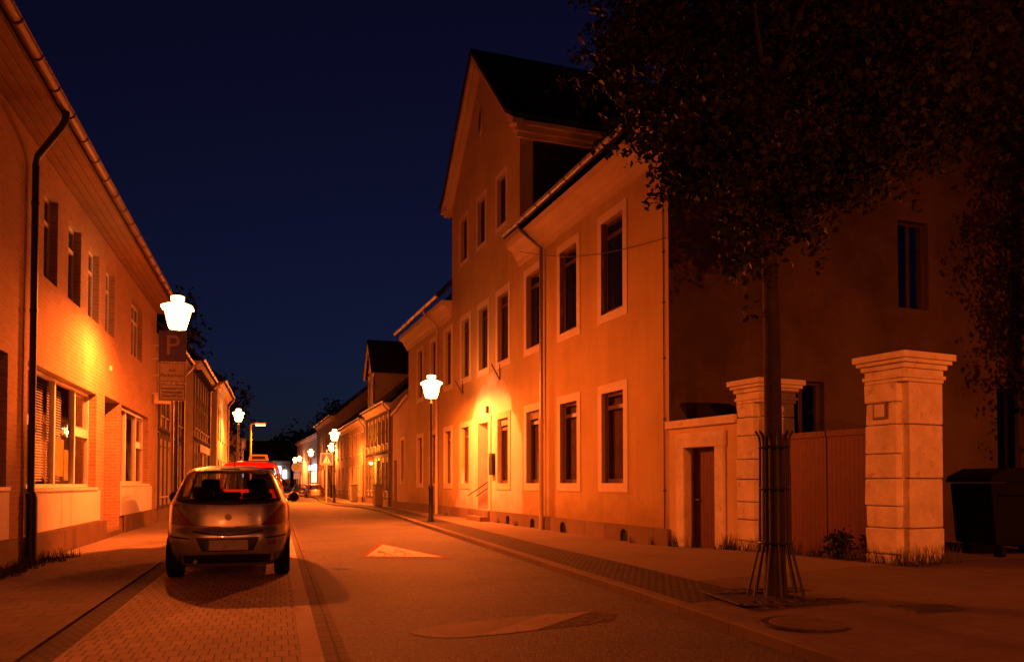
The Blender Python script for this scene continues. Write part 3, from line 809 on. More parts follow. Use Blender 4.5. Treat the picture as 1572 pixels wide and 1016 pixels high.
# shop windows: frame > panes, blinds, panel
def shopwin(x0, x1, z0, z1, mulls, trans_bays, blinds, letter=None):
    y = .16; fw = .07; mb = MB()
    mb.box(x0, x0+fw, y, y+.08, z0, z1); mb.box(x1-fw, x1, y, y+.08, z0, z1)
    mb.box(x0+fw, x1-fw, y, y+.08, z1-fw, z1); mb.box(x0+fw, x1-fw, y, y+.08, z0, z0+fw)
    xm = [x0]+list(mulls)+[x1]
    for m_ in mulls: mb.box(m_-.045, m_+.045, y-.012, y+.08, z0+fw, z1-fw)
    for i in trans_bays:
        zz = z0+(z1-z0)*.56; mb.box(xm[i]+.046, xm[i+1]-.046, y-.005, y+.08, zz-.09, zz+.09)
        a, b = xm[i]+.05, xm[i+1]-.05     # inner sash of the small openable vent
        for q in ((a,a+.05,zz+.1,z1-.08), (b-.05,b,zz+.1,z1-.08), (a+.05,b-.05,zz+.1,zz+.15), (a+.05,b-.05,z1-.13,z1-.08)):
            mb.box(q[0], q[1], y+.081, y+.11, q[2], q[3])
    fr = mb.build('shop_window', M['white_frame'], shop)
    MB().quad((x0+.02,y+.05,z0+.02), (x1-.02,y+.05,z0+.02), (x1-.02,y+.05,z1-.02), (x0+.02,y+.05,z1-.02)).build('pane', M['clear'], fr)
    MB().box(x0-.06, x1+.06, -.05, y, z0-.06, z0-.002).build('sill', M['white_frame'], fr)
    mb = MB(); mb.quad((x0-.3,1.5,z0-.8), (x1+.3,1.5,z0-.8), (x1+.3,1.5,z1+.3), (x0-.3,1.5,z1+.3)); mb.quad((x0-.3,.36,z0-.1), (x1+.3,.36,z0-.1), (x1+.3,1.5,z0-.1), (x0-.3,1.5,z0-.1))
    mb.quad((x0-.3,.36,z1+.2), (x1+.3,.36,z1+.2), (x1+.3,1.5,z1+.2), (x0-.3,1.5,z1+.2))
    mb.quad((x0-.3,.36,z0-.1), (x0-.3,1.5,z0-.1), (x0-.3,1.5,z1+.2), (x0-.3,.36,z1+.2)); mb.quad((x1+.3,.36,z0-.1), (x1+.3,1.5,z0-.1), (x1+.3,1.5,z1+.2), (x1+.3,.36,z1+.2))
    mb.build('display_niche', noisy('dim_shop_interior', (.16,.1,.07), .4, 1.5, .9, 0), fr)
    for (a, b, zb) in blinds:
        mb = MB(); z = zb
        while z < z1-.16:
            n = len(mb.v); mb.v += [(a,.30,z), (b,.30,z), (b,.335,z+.03), (a,.335,z+.03)]; mb.f.append((n,n+1,n+2,n+3)); z += .052
        for xx in (a+.2, b-.2): mb.box(xx, xx+.012, .318, .322, zb, z1-.2)
        mb.build('slatted_blind', M['panel'], fr)
    return fr
f1 = shopwin(*S1, (15.72,17.35,18.95), (0,3), [(15.8,17.25,1.4), (17.45,18.5,1.4)])
text_part('TURTIVAL', .2, M['brown_frame'], f1, (16.5,.205,2.55), (R(90),0,0))
MB().box(17.6, 18.35, .22, .26, 1.5, 2.25).box(18.42, 18.75, .22, .25, 1.42, 2.05).build('window_display', noisy('yellow_display', (.75,.5,.1), .3, 3, .7, .1), f1)
f2 = shopwin(*S2, (24.9,26.6), (2,), [])
text_part('R', .2, M['white_frame'], f2, (24.3,.205,2.3), (R(90),0,0))
f0 = shopwin(*S0, (10.2,12.2), (2,), [])
mb = MB(); mb.box(14.98, 20.7, -.03, -.003, .5, 1.2); mb.box(23.3, 28.7, -.03, -.003, .5, 1.28); mb.box(8.3, 14.05, -.03, -.003, .5, 1.22)
mb.build('render_panel', M['panel'], shop)
mb = MB(); mb.box(15.0, 21.15, -.09, -.031, 0, .48); mb.box(23.7, 29.4, -.09, -.031, 0, .5); mb.box(8.2, 14.3, -.09, -.031, 0, .48)
mb.build('plinth', M['plinth_brown'], shop)
dr = MB().box(21.25, 22.3, 1.12, 1.18, .1, 2.3).box(22.36, 23.15, 1.12, 1.18, .1, 2.3).box(21.25, 23.15, 1.12, 1.18, 2.36, 3.4).build('door', M['white_frame'], shop)
MB().box(21.4, 22.15, 1.1, 1.115, .4, 2.15).box(21.4, 23.0, 1.1, 1.115, 2.45, 3.3).build('pane', M['glass'], dr)
MB().box(21.22, 23.18, -.06, 1.1, .0, .16).build('door_step', M['sandstone'], shop, bevel=.01)
MB().lathe([(.075,-.003), (.075,-.03), (.04,-.05)], (21.75,0,4.2), 14, 'y').build('wall_socket', M['white_frame'], shop)

# projecting lantern sign bracket at the far corner of the shop
pb = thing('projecting_sign', 'pale projecting box sign on rungs at the far corner of the brick shop', 'sign', (-4.0, 28.7, 0), LA)
mb = MB()
for z in (4.35, 4.95, 5.5, 5.95): mb.tube([(0,-.002,z), (0,-.55,z)], .02, 6)
mb.tube([(0,-.5,4.3), (0,-.5,6.0)], .02, 6); mb.build('bracket', M['white_frame'], pb)
MB().box(-.06, .06, -.62, -.08, 4.0, 4.32).build('sign_box', M['panel'], pb, bevel=.01)

# ------------------------------------------------------------------ generic small town houses
def small_house(name, label, loc, rot, x0, x1, D, h, rz, wallmat, wins, doors=(), timber=False, fmat=None, ov=.35, lit=(), signband=None, dormer=None, chimney=True, surround=None):
    t = thing(name, label, 'house', loc, rot)
    ops = list(wins)+[d for d in doors]
    mb = MB(); wall_grid(mb, x0, x1, 0, h, ops, .14)
    mb.quad((x0,0,0), (x0,D,0), (x0,D,h), (x0,D/2,rz-.1), (x0,0,h)); mb.quad((x1,0,0), (x1,D,0), (x1,D,h), (x1,D/2,rz-.1), (x1,0,h)); mb.quad((x0,D,0), (x1,D,0), (x1,D,h), (x0,D,h))
    mb.build('wall', wallmat, t)
    gable_roof(t, x0, x1, D, h+.03, rz, ov, .12)
    mb = MB(); sweep_x(mb, [(-.003,h-.32), (-.1,h-.28), (-.12,h-.16), (-ov+.04,h-.06), (-ov+.04,h+.02), (-.003,h+.02)], x0, x1); mb.build('eaves_cornice', M['cornice'], t)
    half_gutter(t, x0-.1, x1+.1, -ov-.06, h+.1, .06)
    MB().box(x0, x1, -.05, -.003, -.1, .45).build('plinth', M['sandstone'], t)
    mb = MB(); xx = x1-.12; mb.tube([(xx,-ov-.06,h+.05), (xx,-ov-.06,h-.1), (xx,-.08,h-.5), (xx,-.08,.1)], .045, 8); mb.build('downpipe', M['zinc'], t, smooth=True)
    for i, q in enumerate(wins):
        window(t, q[0], q[1], q[2], q[3], .1, fmat or M['white_frame'], (.5,), (.66,), .05, surround, .1, M['trim'], pane=(M['lit_warm'] if i in lit else None))
    for d in doors:
        dr = MB().box(d[0]+.01, d[1]-.01, .09, .13, d[2]+.02, d[3]-.5).box(d[0]+.01, d[1]-.01, .085, .13, d[3]-.49, d[3]-.43).build('door', M['brown_frame'], t)
        MB().quad((d[0]+.02,.11,d[3]-.42), (d[1]-.02,.11,d[3]-.42), (d[1]-.02,.11,d[3]-.02), (d[0]+.02,.11,d[3]-.02)).build('pane', M['glass'], dr)
    if timber:
        mb = MB(); b = .085; y0, y1 = -.025, .005
        zm = timber
        for z in (.5, zm-.12, zm+.12, h-.42): mb.box(x0, x1, y0-.004, y1, z-b, z+b)
        for lo, hi in ((.5+b, zm-.12-b), (zm+.12+b, h-.42-b)):
            posts = sorted(set([x0+b, x1-b]+[v for q in ops if lo-.5 < (q[2]+q[3])/2 < hi+.5 for v in (q[0]-b, q[1]+b)]))
            k = posts[0]
            allp = [k]
            for pnt in posts[1:]:
                if pnt-allp[-1] > .14: allp.append(pnt)
            for px_ in allp: mb.box(px_-b*.8, px_+b*.8, y0, y1, lo, hi)
            for pa, pb_ in zip(allp, allp[1:]):
                mid = (pa+pb_)/2
                if any(q[0] < mid < q[1] and lo < (q[2]+q[3])/2 < hi for q in ops): 
                    continue
                if pb_-pa > .9:
                    mb.prism([(pa+b*.8,lo), (pa+b*2.4,lo), (pb_-b*.8,hi), (pb_-b*2.4,hi)], 'y', y0+.003, y1)
                zc = (lo+hi)/2; mb.box(pa+b*.8, pb_-b*.8, y0+.006, y1, zc-b*.7, zc+b*.7)
        for i in range(int((x1-x0)/.55)):
            xx = x0+.3+i*.55; mb.box(xx-.07, xx+.07, -.1, -.03, zm-.03, zm+.11)
        mb.build('timber_frame', M['timber'], t)
    if signband:
        sb = MB().box(signband[0], signband[1], -.09, -.06, signband[2], signband[3]).build('sign_band', M['panel'], t)
    if dormer:
        dx0, dx1, dz0, dz1, dr_ = dormer; dc = (dx0+dx1)/2
        dm = MB(); wall_grid(dm, dx0, dx1, dz0, dz1, [(dx0+.3,dx0+.95,dz0+.35,dz1-.35), (dx1-.95,dx1-.3,dz0+.35,dz1-.35)], .1, -.02)
        dm.quad((dx0,-.02,dz1), (dx1,-.02,dz1), (dc,-.02,dr_)); dm.quad((dx1,-.02,dz0), (dx1,3.0,dz0+1), (dx1,3.0,dz1), (dx1,-.02,dz1)); dm.quad((dx0,-.02,dz0), (dx0,3.0,dz0+1), (dx0,3.0,dz1), (dx0,-.02,dz1))
        dq = dm.build('dormer', wallmat, t)
        mb = MB()
        for s in (-1, 1): mb.prism([(dc+s*((dx1-dx0)/2+.25),dz1-.25), (dc,dr_), (dc,dr_+.12), (dc+s*((dx1-dx0)/2+.25),dz1-.13)], 'y', -.3, 4.2)
        mb.build('dormer_roof', M['roof'], dq)
        mb = MB()
        for x in (dx0+.07, dx1-.07, dc): mb.box(x-.07, x+.07, -.05, -.018, dz0, dz1)
        for z in (dz0+.2, dz1-.08): mb.box(dx0, dx1, -.055, -.018, z-.07, z+.07)
        mb.build('dormer_timber', M['timber'], dq)
        mb = MB()
        for s in (-1, 1): mb.prism([(dc+s*((dx1-dx0)/2+.22),dz1-.30), (dc,dr_-.05), (dc,dr_-.3), (dc+s*((dx1-dx0)/2-.02),dz1-.4)], 'y', -.28, -.2)
        mb.build('bargeboard', M['cornice'], dq)
        MB().box(dx0+.32, dx1-.32, .05, .07, dz0+.36, dz1-.36).build('pane', M['glass'], dq)
    if chimney:
        cx = x0+(x1-x0)*.62; MB().box(cx, cx+.6, D/2-.3, D/2+.3, rz-.6, rz+.9).box(cx-.05, cx+.65, D/2-.35, D/2+.35, rz+.9, rz+1.0).build('chimney', M['brick_red'], t)
    return t

def rows(x0, x1, n, w, z0, z1, skip=()):
    st = (x1-x0)/n
    return [(x0+st*(i+.5)-w/2, x0+st*(i+.5)+w/2, z0, z1) for i in range(n) if i not in skip]

# left row beyond the brick shop
H1 = small_house('timber_house', 'half-timbered house next to the brick shop with dark beams and shop front below', (-3.95, 29.75, 0), LA, 0, 7.6, 8, 6.5, 10.0, M['infill'],
    rows(.2,7.4,6,.62,3.75,5.3)+rows(.3,4.6,4,.75,.9,2.7)+[(6.35,7.2,.75,2.6)], [(5.0,5.95,.1,2.75)], timber=3.15, fmat=M['white_frame'], chimney=False)
H2 = small_house('timber_house', 'half-timbered house with a pale sign band above its warmly lit end shop window', (-3.55, 37.5, 0), LA, 0, 8.4, 8, 6.75, 10.4, M['infill'],
    rows(.2,8.2,6,.68,3.85,5.4)+[(.5,1.3,.9,2.7), (1.7,2.5,.9,2.7), (6.4,7.9,.8,2.75)], [(3.3,4.3,.1,2.8)], timber=3.3, lit=(8,), signband=(2.6,8.2,2.85,3.2), chimney=False)
mbx = MB()
for i in range(9): mbx.box(.4+i*.88, .55+i*.88, -.33, -.005, 6.25, 6.42)
mbx.build('eaves_bracket', M['timber'], H2)
H3 = small_house('plaster_house', 'dark brick house with pale far windows lit by the second left street lamp', (-3.15, 46.1, 0), LA, 0, 9.5, 8, 6.9, 10.8, M['plaster_pale'],
    rows(.3,9.2,5,.85,3.9,5.6)+rows(.3,6.6,3,.9,.9,2.7), [(7.6,8.6,.1,2.7)], fmat=M['white_frame'], surround=M['trim'], chimney=False)
L4 = small_house('plaster_house', 'grey house on the left beyond the yellow crossing lamp', (-4.6, 72, 0), R(92), 0, 16, 9, 5.8, 9.5, M['plaster_grey'],
    rows(.3,15.7,7,.9,3.4,5.0)+rows(.3,15.7,5,1.2,.9,2.6), [], chimney=False)
L5 = small_house('corner_shop', 'long grey shop house on the left, mostly hidden behind the red van', (-3.9, 96, 0), R(92), 0, 24, 9, 6.5, 10.5, M['plaster_grey'],
    rows(.3,23.7,8,1.0,3.9,5.6)+rows(.3,23.7,6,1.6,.8,2.6), [], chimney=False)
MB().box(3, 10, -.22, -.1, 2.9, 3.7).build('lit_sign', M['lit_white'], L5)
MB().box(12, 15, -.2, -.1, 2.2, 3.4).build('lit_sign', M['lit_white'], L5)

# right row beyond the annex (origin at the far end of each, x towards the camera)
RB = R(-87.5)
HT = small_house('timber_house', 'narrow half-timbered house with tall gabled dormer beyond the low annex', (5.55, 52.0, 0), RB, 0, 8.6, 9, 5.75, 9.9, M['infill'],
    rows(.2,8.4,6,.72,3.6,5.0)+rows(.3,8.3,6,.72,.95,2.55, (3,)), [(4.4,5.3,.1,2.7)], timber=3.05, dormer=(.5,3.4,5.9,8.3,10.2), chimney=False, fmat=M['white_frame'])
wl = thing('wall_lamp', 'small bright wall lamp on the half-timbered house beyond the annex', 'wall lamp', (5.40, 48.0, 2.55))
MB().lathe([(.05,-.08), (.09,-.04), (.1,.03), (.06,.09), (.02,.1)], n=14).build('globe', M['lamp_glass'], wl, smooth=True)
MB().tube([(.0,0,.09), (.08,0,.14), (.28,0,.14)], .015, 6).build('arm', M['dark_metal'], wl)
R2 = small_house('plaster_house', 'low eaved house with gabled porch hood beyond the timber house', (5.2, 61.5, 0), RB, 0, 8.6, 9, 5.6, 9.4, M['plaster'],
    rows(.3,8.3,4,.8,3.4,4.8)+rows(.3,6.5,3,.8,.95,2.5), [(7.2,8.1,.1,2.6)], surround=M['trim'], chimney=False)
R3 = small_house('plaster_house', 'dark fronted house behind the pedestrian crossing sign', (4.9, 74, 0), RB, 0, 12, 9, 5.7, 9.6, M['plaster_grey'],
    rows(.3,11.7,5,.8,3.5,4.9)+rows(.3,11.7,4,1.0,.9,2.6), [], chimney=False)
R4 = small_house('plaster_house', 'tall pale house with high eaves at the street bend on the right', (4.3, 92, 0), RB, 0, 17, 10, 7.6, 12.0, M['plaster_grey'],
    rows(.3,16.7,6,.9,4.6,6.4)+rows(.3,16.7,5,1.1,.9,2.8), [])
R5 = small_house('corner_shop', 'far right shop with a white lit sign near the street end', (2.9, 124, 0), R(-86), 0, 31, 10, 7.2, 12.2, M['plaster_pale'],
    rows(.3,30.7,9,.95,4.4,6.1)+rows(.3,30.7,7,1.4,.9,2.7), [], chimney=False)
MB().box(20, 28, -.5, -.1, 3.0, 3.6).build('lit_sign', M['lit_white'], R5)
MB().box(22, 26, -.35, -.1, 1.5, 2.8).build('lit_sign', M['lit_cream'], R5)
E1 = small_house('plaster_house', 'pale house with bluish white lit signs closing the far end of the street', (-9.5, 158, 0), 0, 0, 12, 9, 5.6, 9.5, M['plaster_pale'], rows(.3,11.7,5,1.0,3.2,4.7)+rows(.3,11.7,4,1.1,.9,2.5), [], chimney=False)

MB().box(9.2, 10.3, -.3, -.1, 3.2, 4.6).build('lit_sign', M['lit_white'], E1)
MB().box(10.6, 11.3, -.3, -.1, 2.3, 3.9).build('lit_sign', M['lit_white'], E1)

# ------------------------------------------------------------------ street lamps
HOUSE_SIDE = .95
def lamp_light(name, power, side, back_share=None):
    """road optic of an old-town lantern: most of the light goes to the street, little to the house behind"""
    d = bpy.data.lights.new(name, 'POINT'); d.energy = power; d.color = (1.0, .14, .016); d.shadow_soft_size = .075
    d.use_nodes = True
    nt = d.node_tree; em = nt.nodes['Emission']
    ge = N(nt, 'ShaderNodeNewGeometry'); sp = N(nt, 'ShaderNodeSeparateXYZ'); nt.links.new(ge.outputs['Incoming'], sp.inputs[0])
    def mr(src, f0, f1, t0, t1):
        m_ = N(nt, 'ShaderNodeMapRange', interpolation_type='SMOOTHSTEP')
        for k, q in zip((1, 2, 3, 4), (f0, f1, t0, t1)): m_.inputs[k].default_value = q
        nt.links.new(src, m_.inputs[0]); return m_.outputs[0]
    c = math_n(nt, 'MULTIPLY', sp.outputs[0], side) if side else math_n(nt, 'ADD', 1.0, 0.0)
    k = mr(c, -.35, .25, 0, 1)
    street = mr(sp.outputs[2], .30, -.22, .14, 1.0)
    back = math_n(nt, 'MULTIPLY', mr(sp.outputs[2], .05, -.5, .035, 1.0), back_share or HOUSE_SIDE)
    e = math_n(nt, 'ADD', math_n(nt, 'MULTIPLY', k, street), math_n(nt, 'MULTIPLY', math_n(nt, 'SUBTRACT', 1.0, k), back))
    nt.links.new(e, em.inputs['Strength'])
    return d

def lantern(label, loc, zc, light):
    t = thing('street_lamp', label, 'street lamp', loc, 0, 'old-style lantern street lamps')
    zb = zc-.33-loc[2]
    mb = MB(); mb.lathe([(.11,0), (.11,.06), (.085,.1), (.08,1.05), (.095,1.08), (.095,1.14), (.05,1.22), (.042,zb-.25), (.055,zb-.22), (.055,zb-.17), (.03,zb-.12), (.03,zb-.02)], n=14)
    mb.build('pole', M['dark_metal'], t, smooth=True)
    n = 6
    lb = MB(); lb.lathe([(.045,zb-.02), (.19,zb), (.315,zb+.43), (.385,zb+.455), (.385,zb+.50), (.36,zb+.515)], n=n, phase=R(30)); g = lb.build('lantern_glass', M['lamp_glass'], t)
    hood = MB(); hood.lathe([(.355,zb+.52), (.22,zb+.575), (.10,zb+.60), (.07,zb+.64)], n=n, phase=R(30)); hood.build('lantern_hood', M['lamp_cap'], t)
    MB().lathe([(.06,zb+.641), (.145,zb+.645), (.15,zb+.735), (.12,zb+.75)], n=12).build('vent_cap', M['lamp_cap'], t)
    mb = MB()
    for k in range(n):
        an = R(30)+2*math.pi*k/n; c, s = math.cos(an), math.sin(an)
        mb.tube([(.196*c,.196*s,zb), (.321*c,.321*s,zb+.43)], .009, 4)
    mb.build('lantern_bars', plain('lantern_bars_metal', (.5,.4,.25), .5), g)
    lo = bpy.data.objects.new('lamp_bulb', light); link(lo, t); lo.location = (0, 0, zb+.22)
    return t
LP = 8600
LL = lamp_light('left_lamp_light', LP, 1.0); LR = lamp_light('right_lamp_light', LP, -1.0); LB = lamp_light('yard_lamp_light', LP*1.6, 1.0, .15); LL2 = lamp_light('unseen_left_lamp_light', LP*.62, 1.0)  # LL2: unseen lamp behind the camera, added to brighten the parked car's rear
lantern('first, largest looking left lantern standing by the brick shop and parked silver car', (-2.2, 19.5, .03), 5.2, LL)
lantern('second left lantern on a slim pole beyond the red van roof', (-2.2, 49.7, .03), 5.35, LL)
lantern('lantern on a dark pole in front of the large plastered house', (4.87, 25.9, .11), 4.5, LR)
lantern('lantern beside the pedestrian crossing sign, upper one of two', (3.62, 53.5, .1), 4.5, LR)
lantern('lantern just past the crossing sign, lower one of two', (4.6, 71.5, .1), 4.5, LR)
lantern('lantern above the far parked cars beside the round sign', (3.4, 86, .1), 4.55, LR)
lantern('paired far lantern at the street end, slightly lower one', (2.35, 112, .1), 4.5, LR)
lantern('paired far lantern at the street end, slightly higher one', (3.0, 114, .1), 4.75, LR)
lantern('lantern on the left pavement out of view behind the viewer', (-2.2, -10.5, .03), 5.2, LL2)
lantern('lantern on the right pavement out of view behind the viewer', (6.6, -6.0, .15), 4.9, LB)

yl = thing('street_lamp', 'tall yellow mast lamp with flat luminaire lighting the pedestrian crossing', 'street lamp', (-1.75, 58, .0))
mb = MB(); mb.tube([(0,0,0), (0,0,1.2), (0,0,5.45), (.15,0,5.5), (.3,0,5.5)], [.09,.07,.06,.05,.04], 10); mb.build('mast', plain('yellow_mast_paint', (.6,.33,.03), .5), yl, smooth=True)
hd = MB().box(.25, 1.0, -.16, .16, 5.46, 5.6).build('luminaire', M['zinc'], yl, bevel=.04)
MB().box(.32, .94, -.13, .13, 5.36, 5.455).build('lens', M['yellow_lens'], hd)
ld = bpy.data.lights.new('crossing_light', 'SPOT'); ld.energy = 9000; ld.color = (1, .3, .004); ld.spot_size = R(130); ld.spot_blend = .6; ld.shadow_soft_size = .15
lo = bpy.data.objects.new('lamp_bulb', ld); link(lo, yl); lo.location = (.62, 0, 5.33)
ld = bpy.data.lights.new('wall_lamp_light', 'POINT'); ld.energy = 260; ld.color = (1, .3, .02); ld.shadow_soft_size = .05
lo = bpy.data.objects.new('lamp_bulb', ld); link(lo, wl); lo.location = (-.16, 0, .0)

# ------------------------------------------------------------------ traffic and parking signs
M['sign_white'] = plain('sign_white', (.62,.6,.55), .4)
M['sign_blue'] = plain('sign_blue', (.006,.03,.3), .4)
M['glare_letter'] = plain('glare_grey_letter', (.34,.3,.28), .6)  # grey P: lamp glare over the sign painted into its colour
M['sign_black'] = plain('sign_lettering', (.02,.02,.02), .5)
M['sign_yellow'] = plain('sign_yellow', (.75,.5,.03), .4)
M['sign_red'] = plain('sign_red', (.5,.02,.02), .4)
ps = thing('parking_sign', 'blue parking sign with two white text plates in front of the first left lantern', 'parking sign', (-2.22, 18.85, .03), R(-4))
MB().tube([(0,.05,0), (0,.05,4.7)], .036, 10).build('post', M['zinc'], ps, smooth=True)
def plate(z0, z1, mat, name, hw=.285):
    p = MB().prism([(-hw+.02,z0), (hw-.02,z0), (hw,z0+.02), (hw,z1-.02), (hw-.02,z1), (-hw+.02,z1), (-hw,z1-.02), (-hw,z0+.02)], 'y', 0, .012).build(name, mat, ps)
    return p
M['glare_blue'] = plain('glare_blue_sign', (.1,.09,.3), .5)  # blue lifted to a dull brown: lamp glare painted into the plate
p0 = plate(4.0, 4.68, M['glare_blue'], 'blue_plate'); text_part('P', .62, M['glare_letter'], p0, (0,-.003,4.34), (R(90),0,0))
p1 = plate(3.53, 3.985, M['sign_white'], 'text_plate'); text_part('mit\nParkschein', .112, M['sign_black'], p1, (0,-.003,3.75), (R(90),0,0))
p2 = plate(3.13, 3.515, M['sign_white'], 'text_plate'); text_part('Bewohner mit\nParkausweis\nZone VII frei', .083, M['sign_black'], p2, (0,-.003,3.325), (R(90),0,0))
for p, z0, z1 in ((p1,3.53,3.985), (p2,3.13,3.515)):
    mb = MB(); a = .262; t = .01
    mb.box(-a,a,-.002,0,z1-.032,z1-.032+t); mb.box(-a,a,-.002,0,z0+.024,z0+.024+t); mb.box(-a,-a+t,-.002,0,z0+.034,z1-.032); mb.box(a-t,a,-.002,0,z0+.034,z1-.032); mb.build('border', M['sign_black'], p)

zs_ = thing('crossing_sign', 'blue square pedestrian crossing sign with white triangle on a pale post', 'traffic sign', (3.3, 56.5, .1), R(-4))
MB().tube([(0,.04,0), (0,.04,3.6)], .04, 8).build('post', M['sign_white'], zs_, smooth=True)
def xing(z0, s, y=0, x=0, face=M['sign_blue']):
    p = MB().box(x-s/2, x+s/2, y, y+.02, z0, z0+s).build('plate', M['sign_white'], zs_)
    q = MB().box(x-s*.46, x+s*.46, y-.004, y, z0+s*.04, z0+s*.96).build('blue_field', face, p)
    MB().prism([(x-s*.36,z0+s*.1), (x+s*.36,z0+s*.1), (x,z0+s*.86)], 'y', y-.008, y-.005).build('white_triangle', M['sign_white'], p)
    mb = MB(); mb.prism([(x-.02*s,z0+s*.2), (x+.05*s,z0+s*.4), (x+.0*s,z0+.55*s), (x+.03*s,z0+.62*s), (x+.07*s,z0+.55*s), (x+.1*s,z0+s*.38), (x+.13*s,z0+s*.2), (x+.06*s,z0+s*.3)], 'y', y-.012, y-.009)
    for k in range(5): mb.box(x-.26*s+k*.115*s, x-.2*s+k*.115*s, y-.012, y-.009, z0+.12*s, z0+.18*s)
    mb.build('walker_symbol', M['sign_black'], p)
xing(2.55, .8)
MB().box(.46, .5, .05, .75, 2.5, 3.3).build('side_plate', M['sign_blue'], zs_)

def round_sign(label, loc, z, r, ring, field, extra=None):
    t = thing('round_sign', label, 'traffic sign', loc)
    MB().tube([(0,.04,0), (0,.04,z+r)], .035, 8).build('post', M['zinc'], t, smooth=True)
    d = MB().lathe([(r,0), (r,.02)], (0,0,z), 24, 'y').build('disc', ring, t)
    MB().lathe([(r*.74,-.006), (r*.74,-.001)], (0,0,z), 24, 'y').build('field', field, d)
    if extra: MB().box(-.35, .35, 0, .02, z-r-.75, z-r-.05).build('lower_plate', extra, t)
    return t
round_sign('round red rimmed white sign near the right hand houses past the crossing', (4.25, 82, .1), 2.9, .32, M['sign_red'], M['sign_white'])
ys_ = round_sign('large round yellow centred sign with white rim and square plate at the street end', (2.3, 100, .1), 3.2, .62, M['sign_white'], M['sign_yellow'], M['sign_white'])

# ------------------------------------------------------------------ parked vehicles
def interp(prof, z):
    for a, b in zip(prof, prof[1:]):
        if z <= b[0]:
            t = (z-a[0])/(b[0]-a[0]); t = max(0, t)
            return [a[i]+(b[i]-a[i])*t for i in range(1, 4)]
    return list(prof[-1][1:])

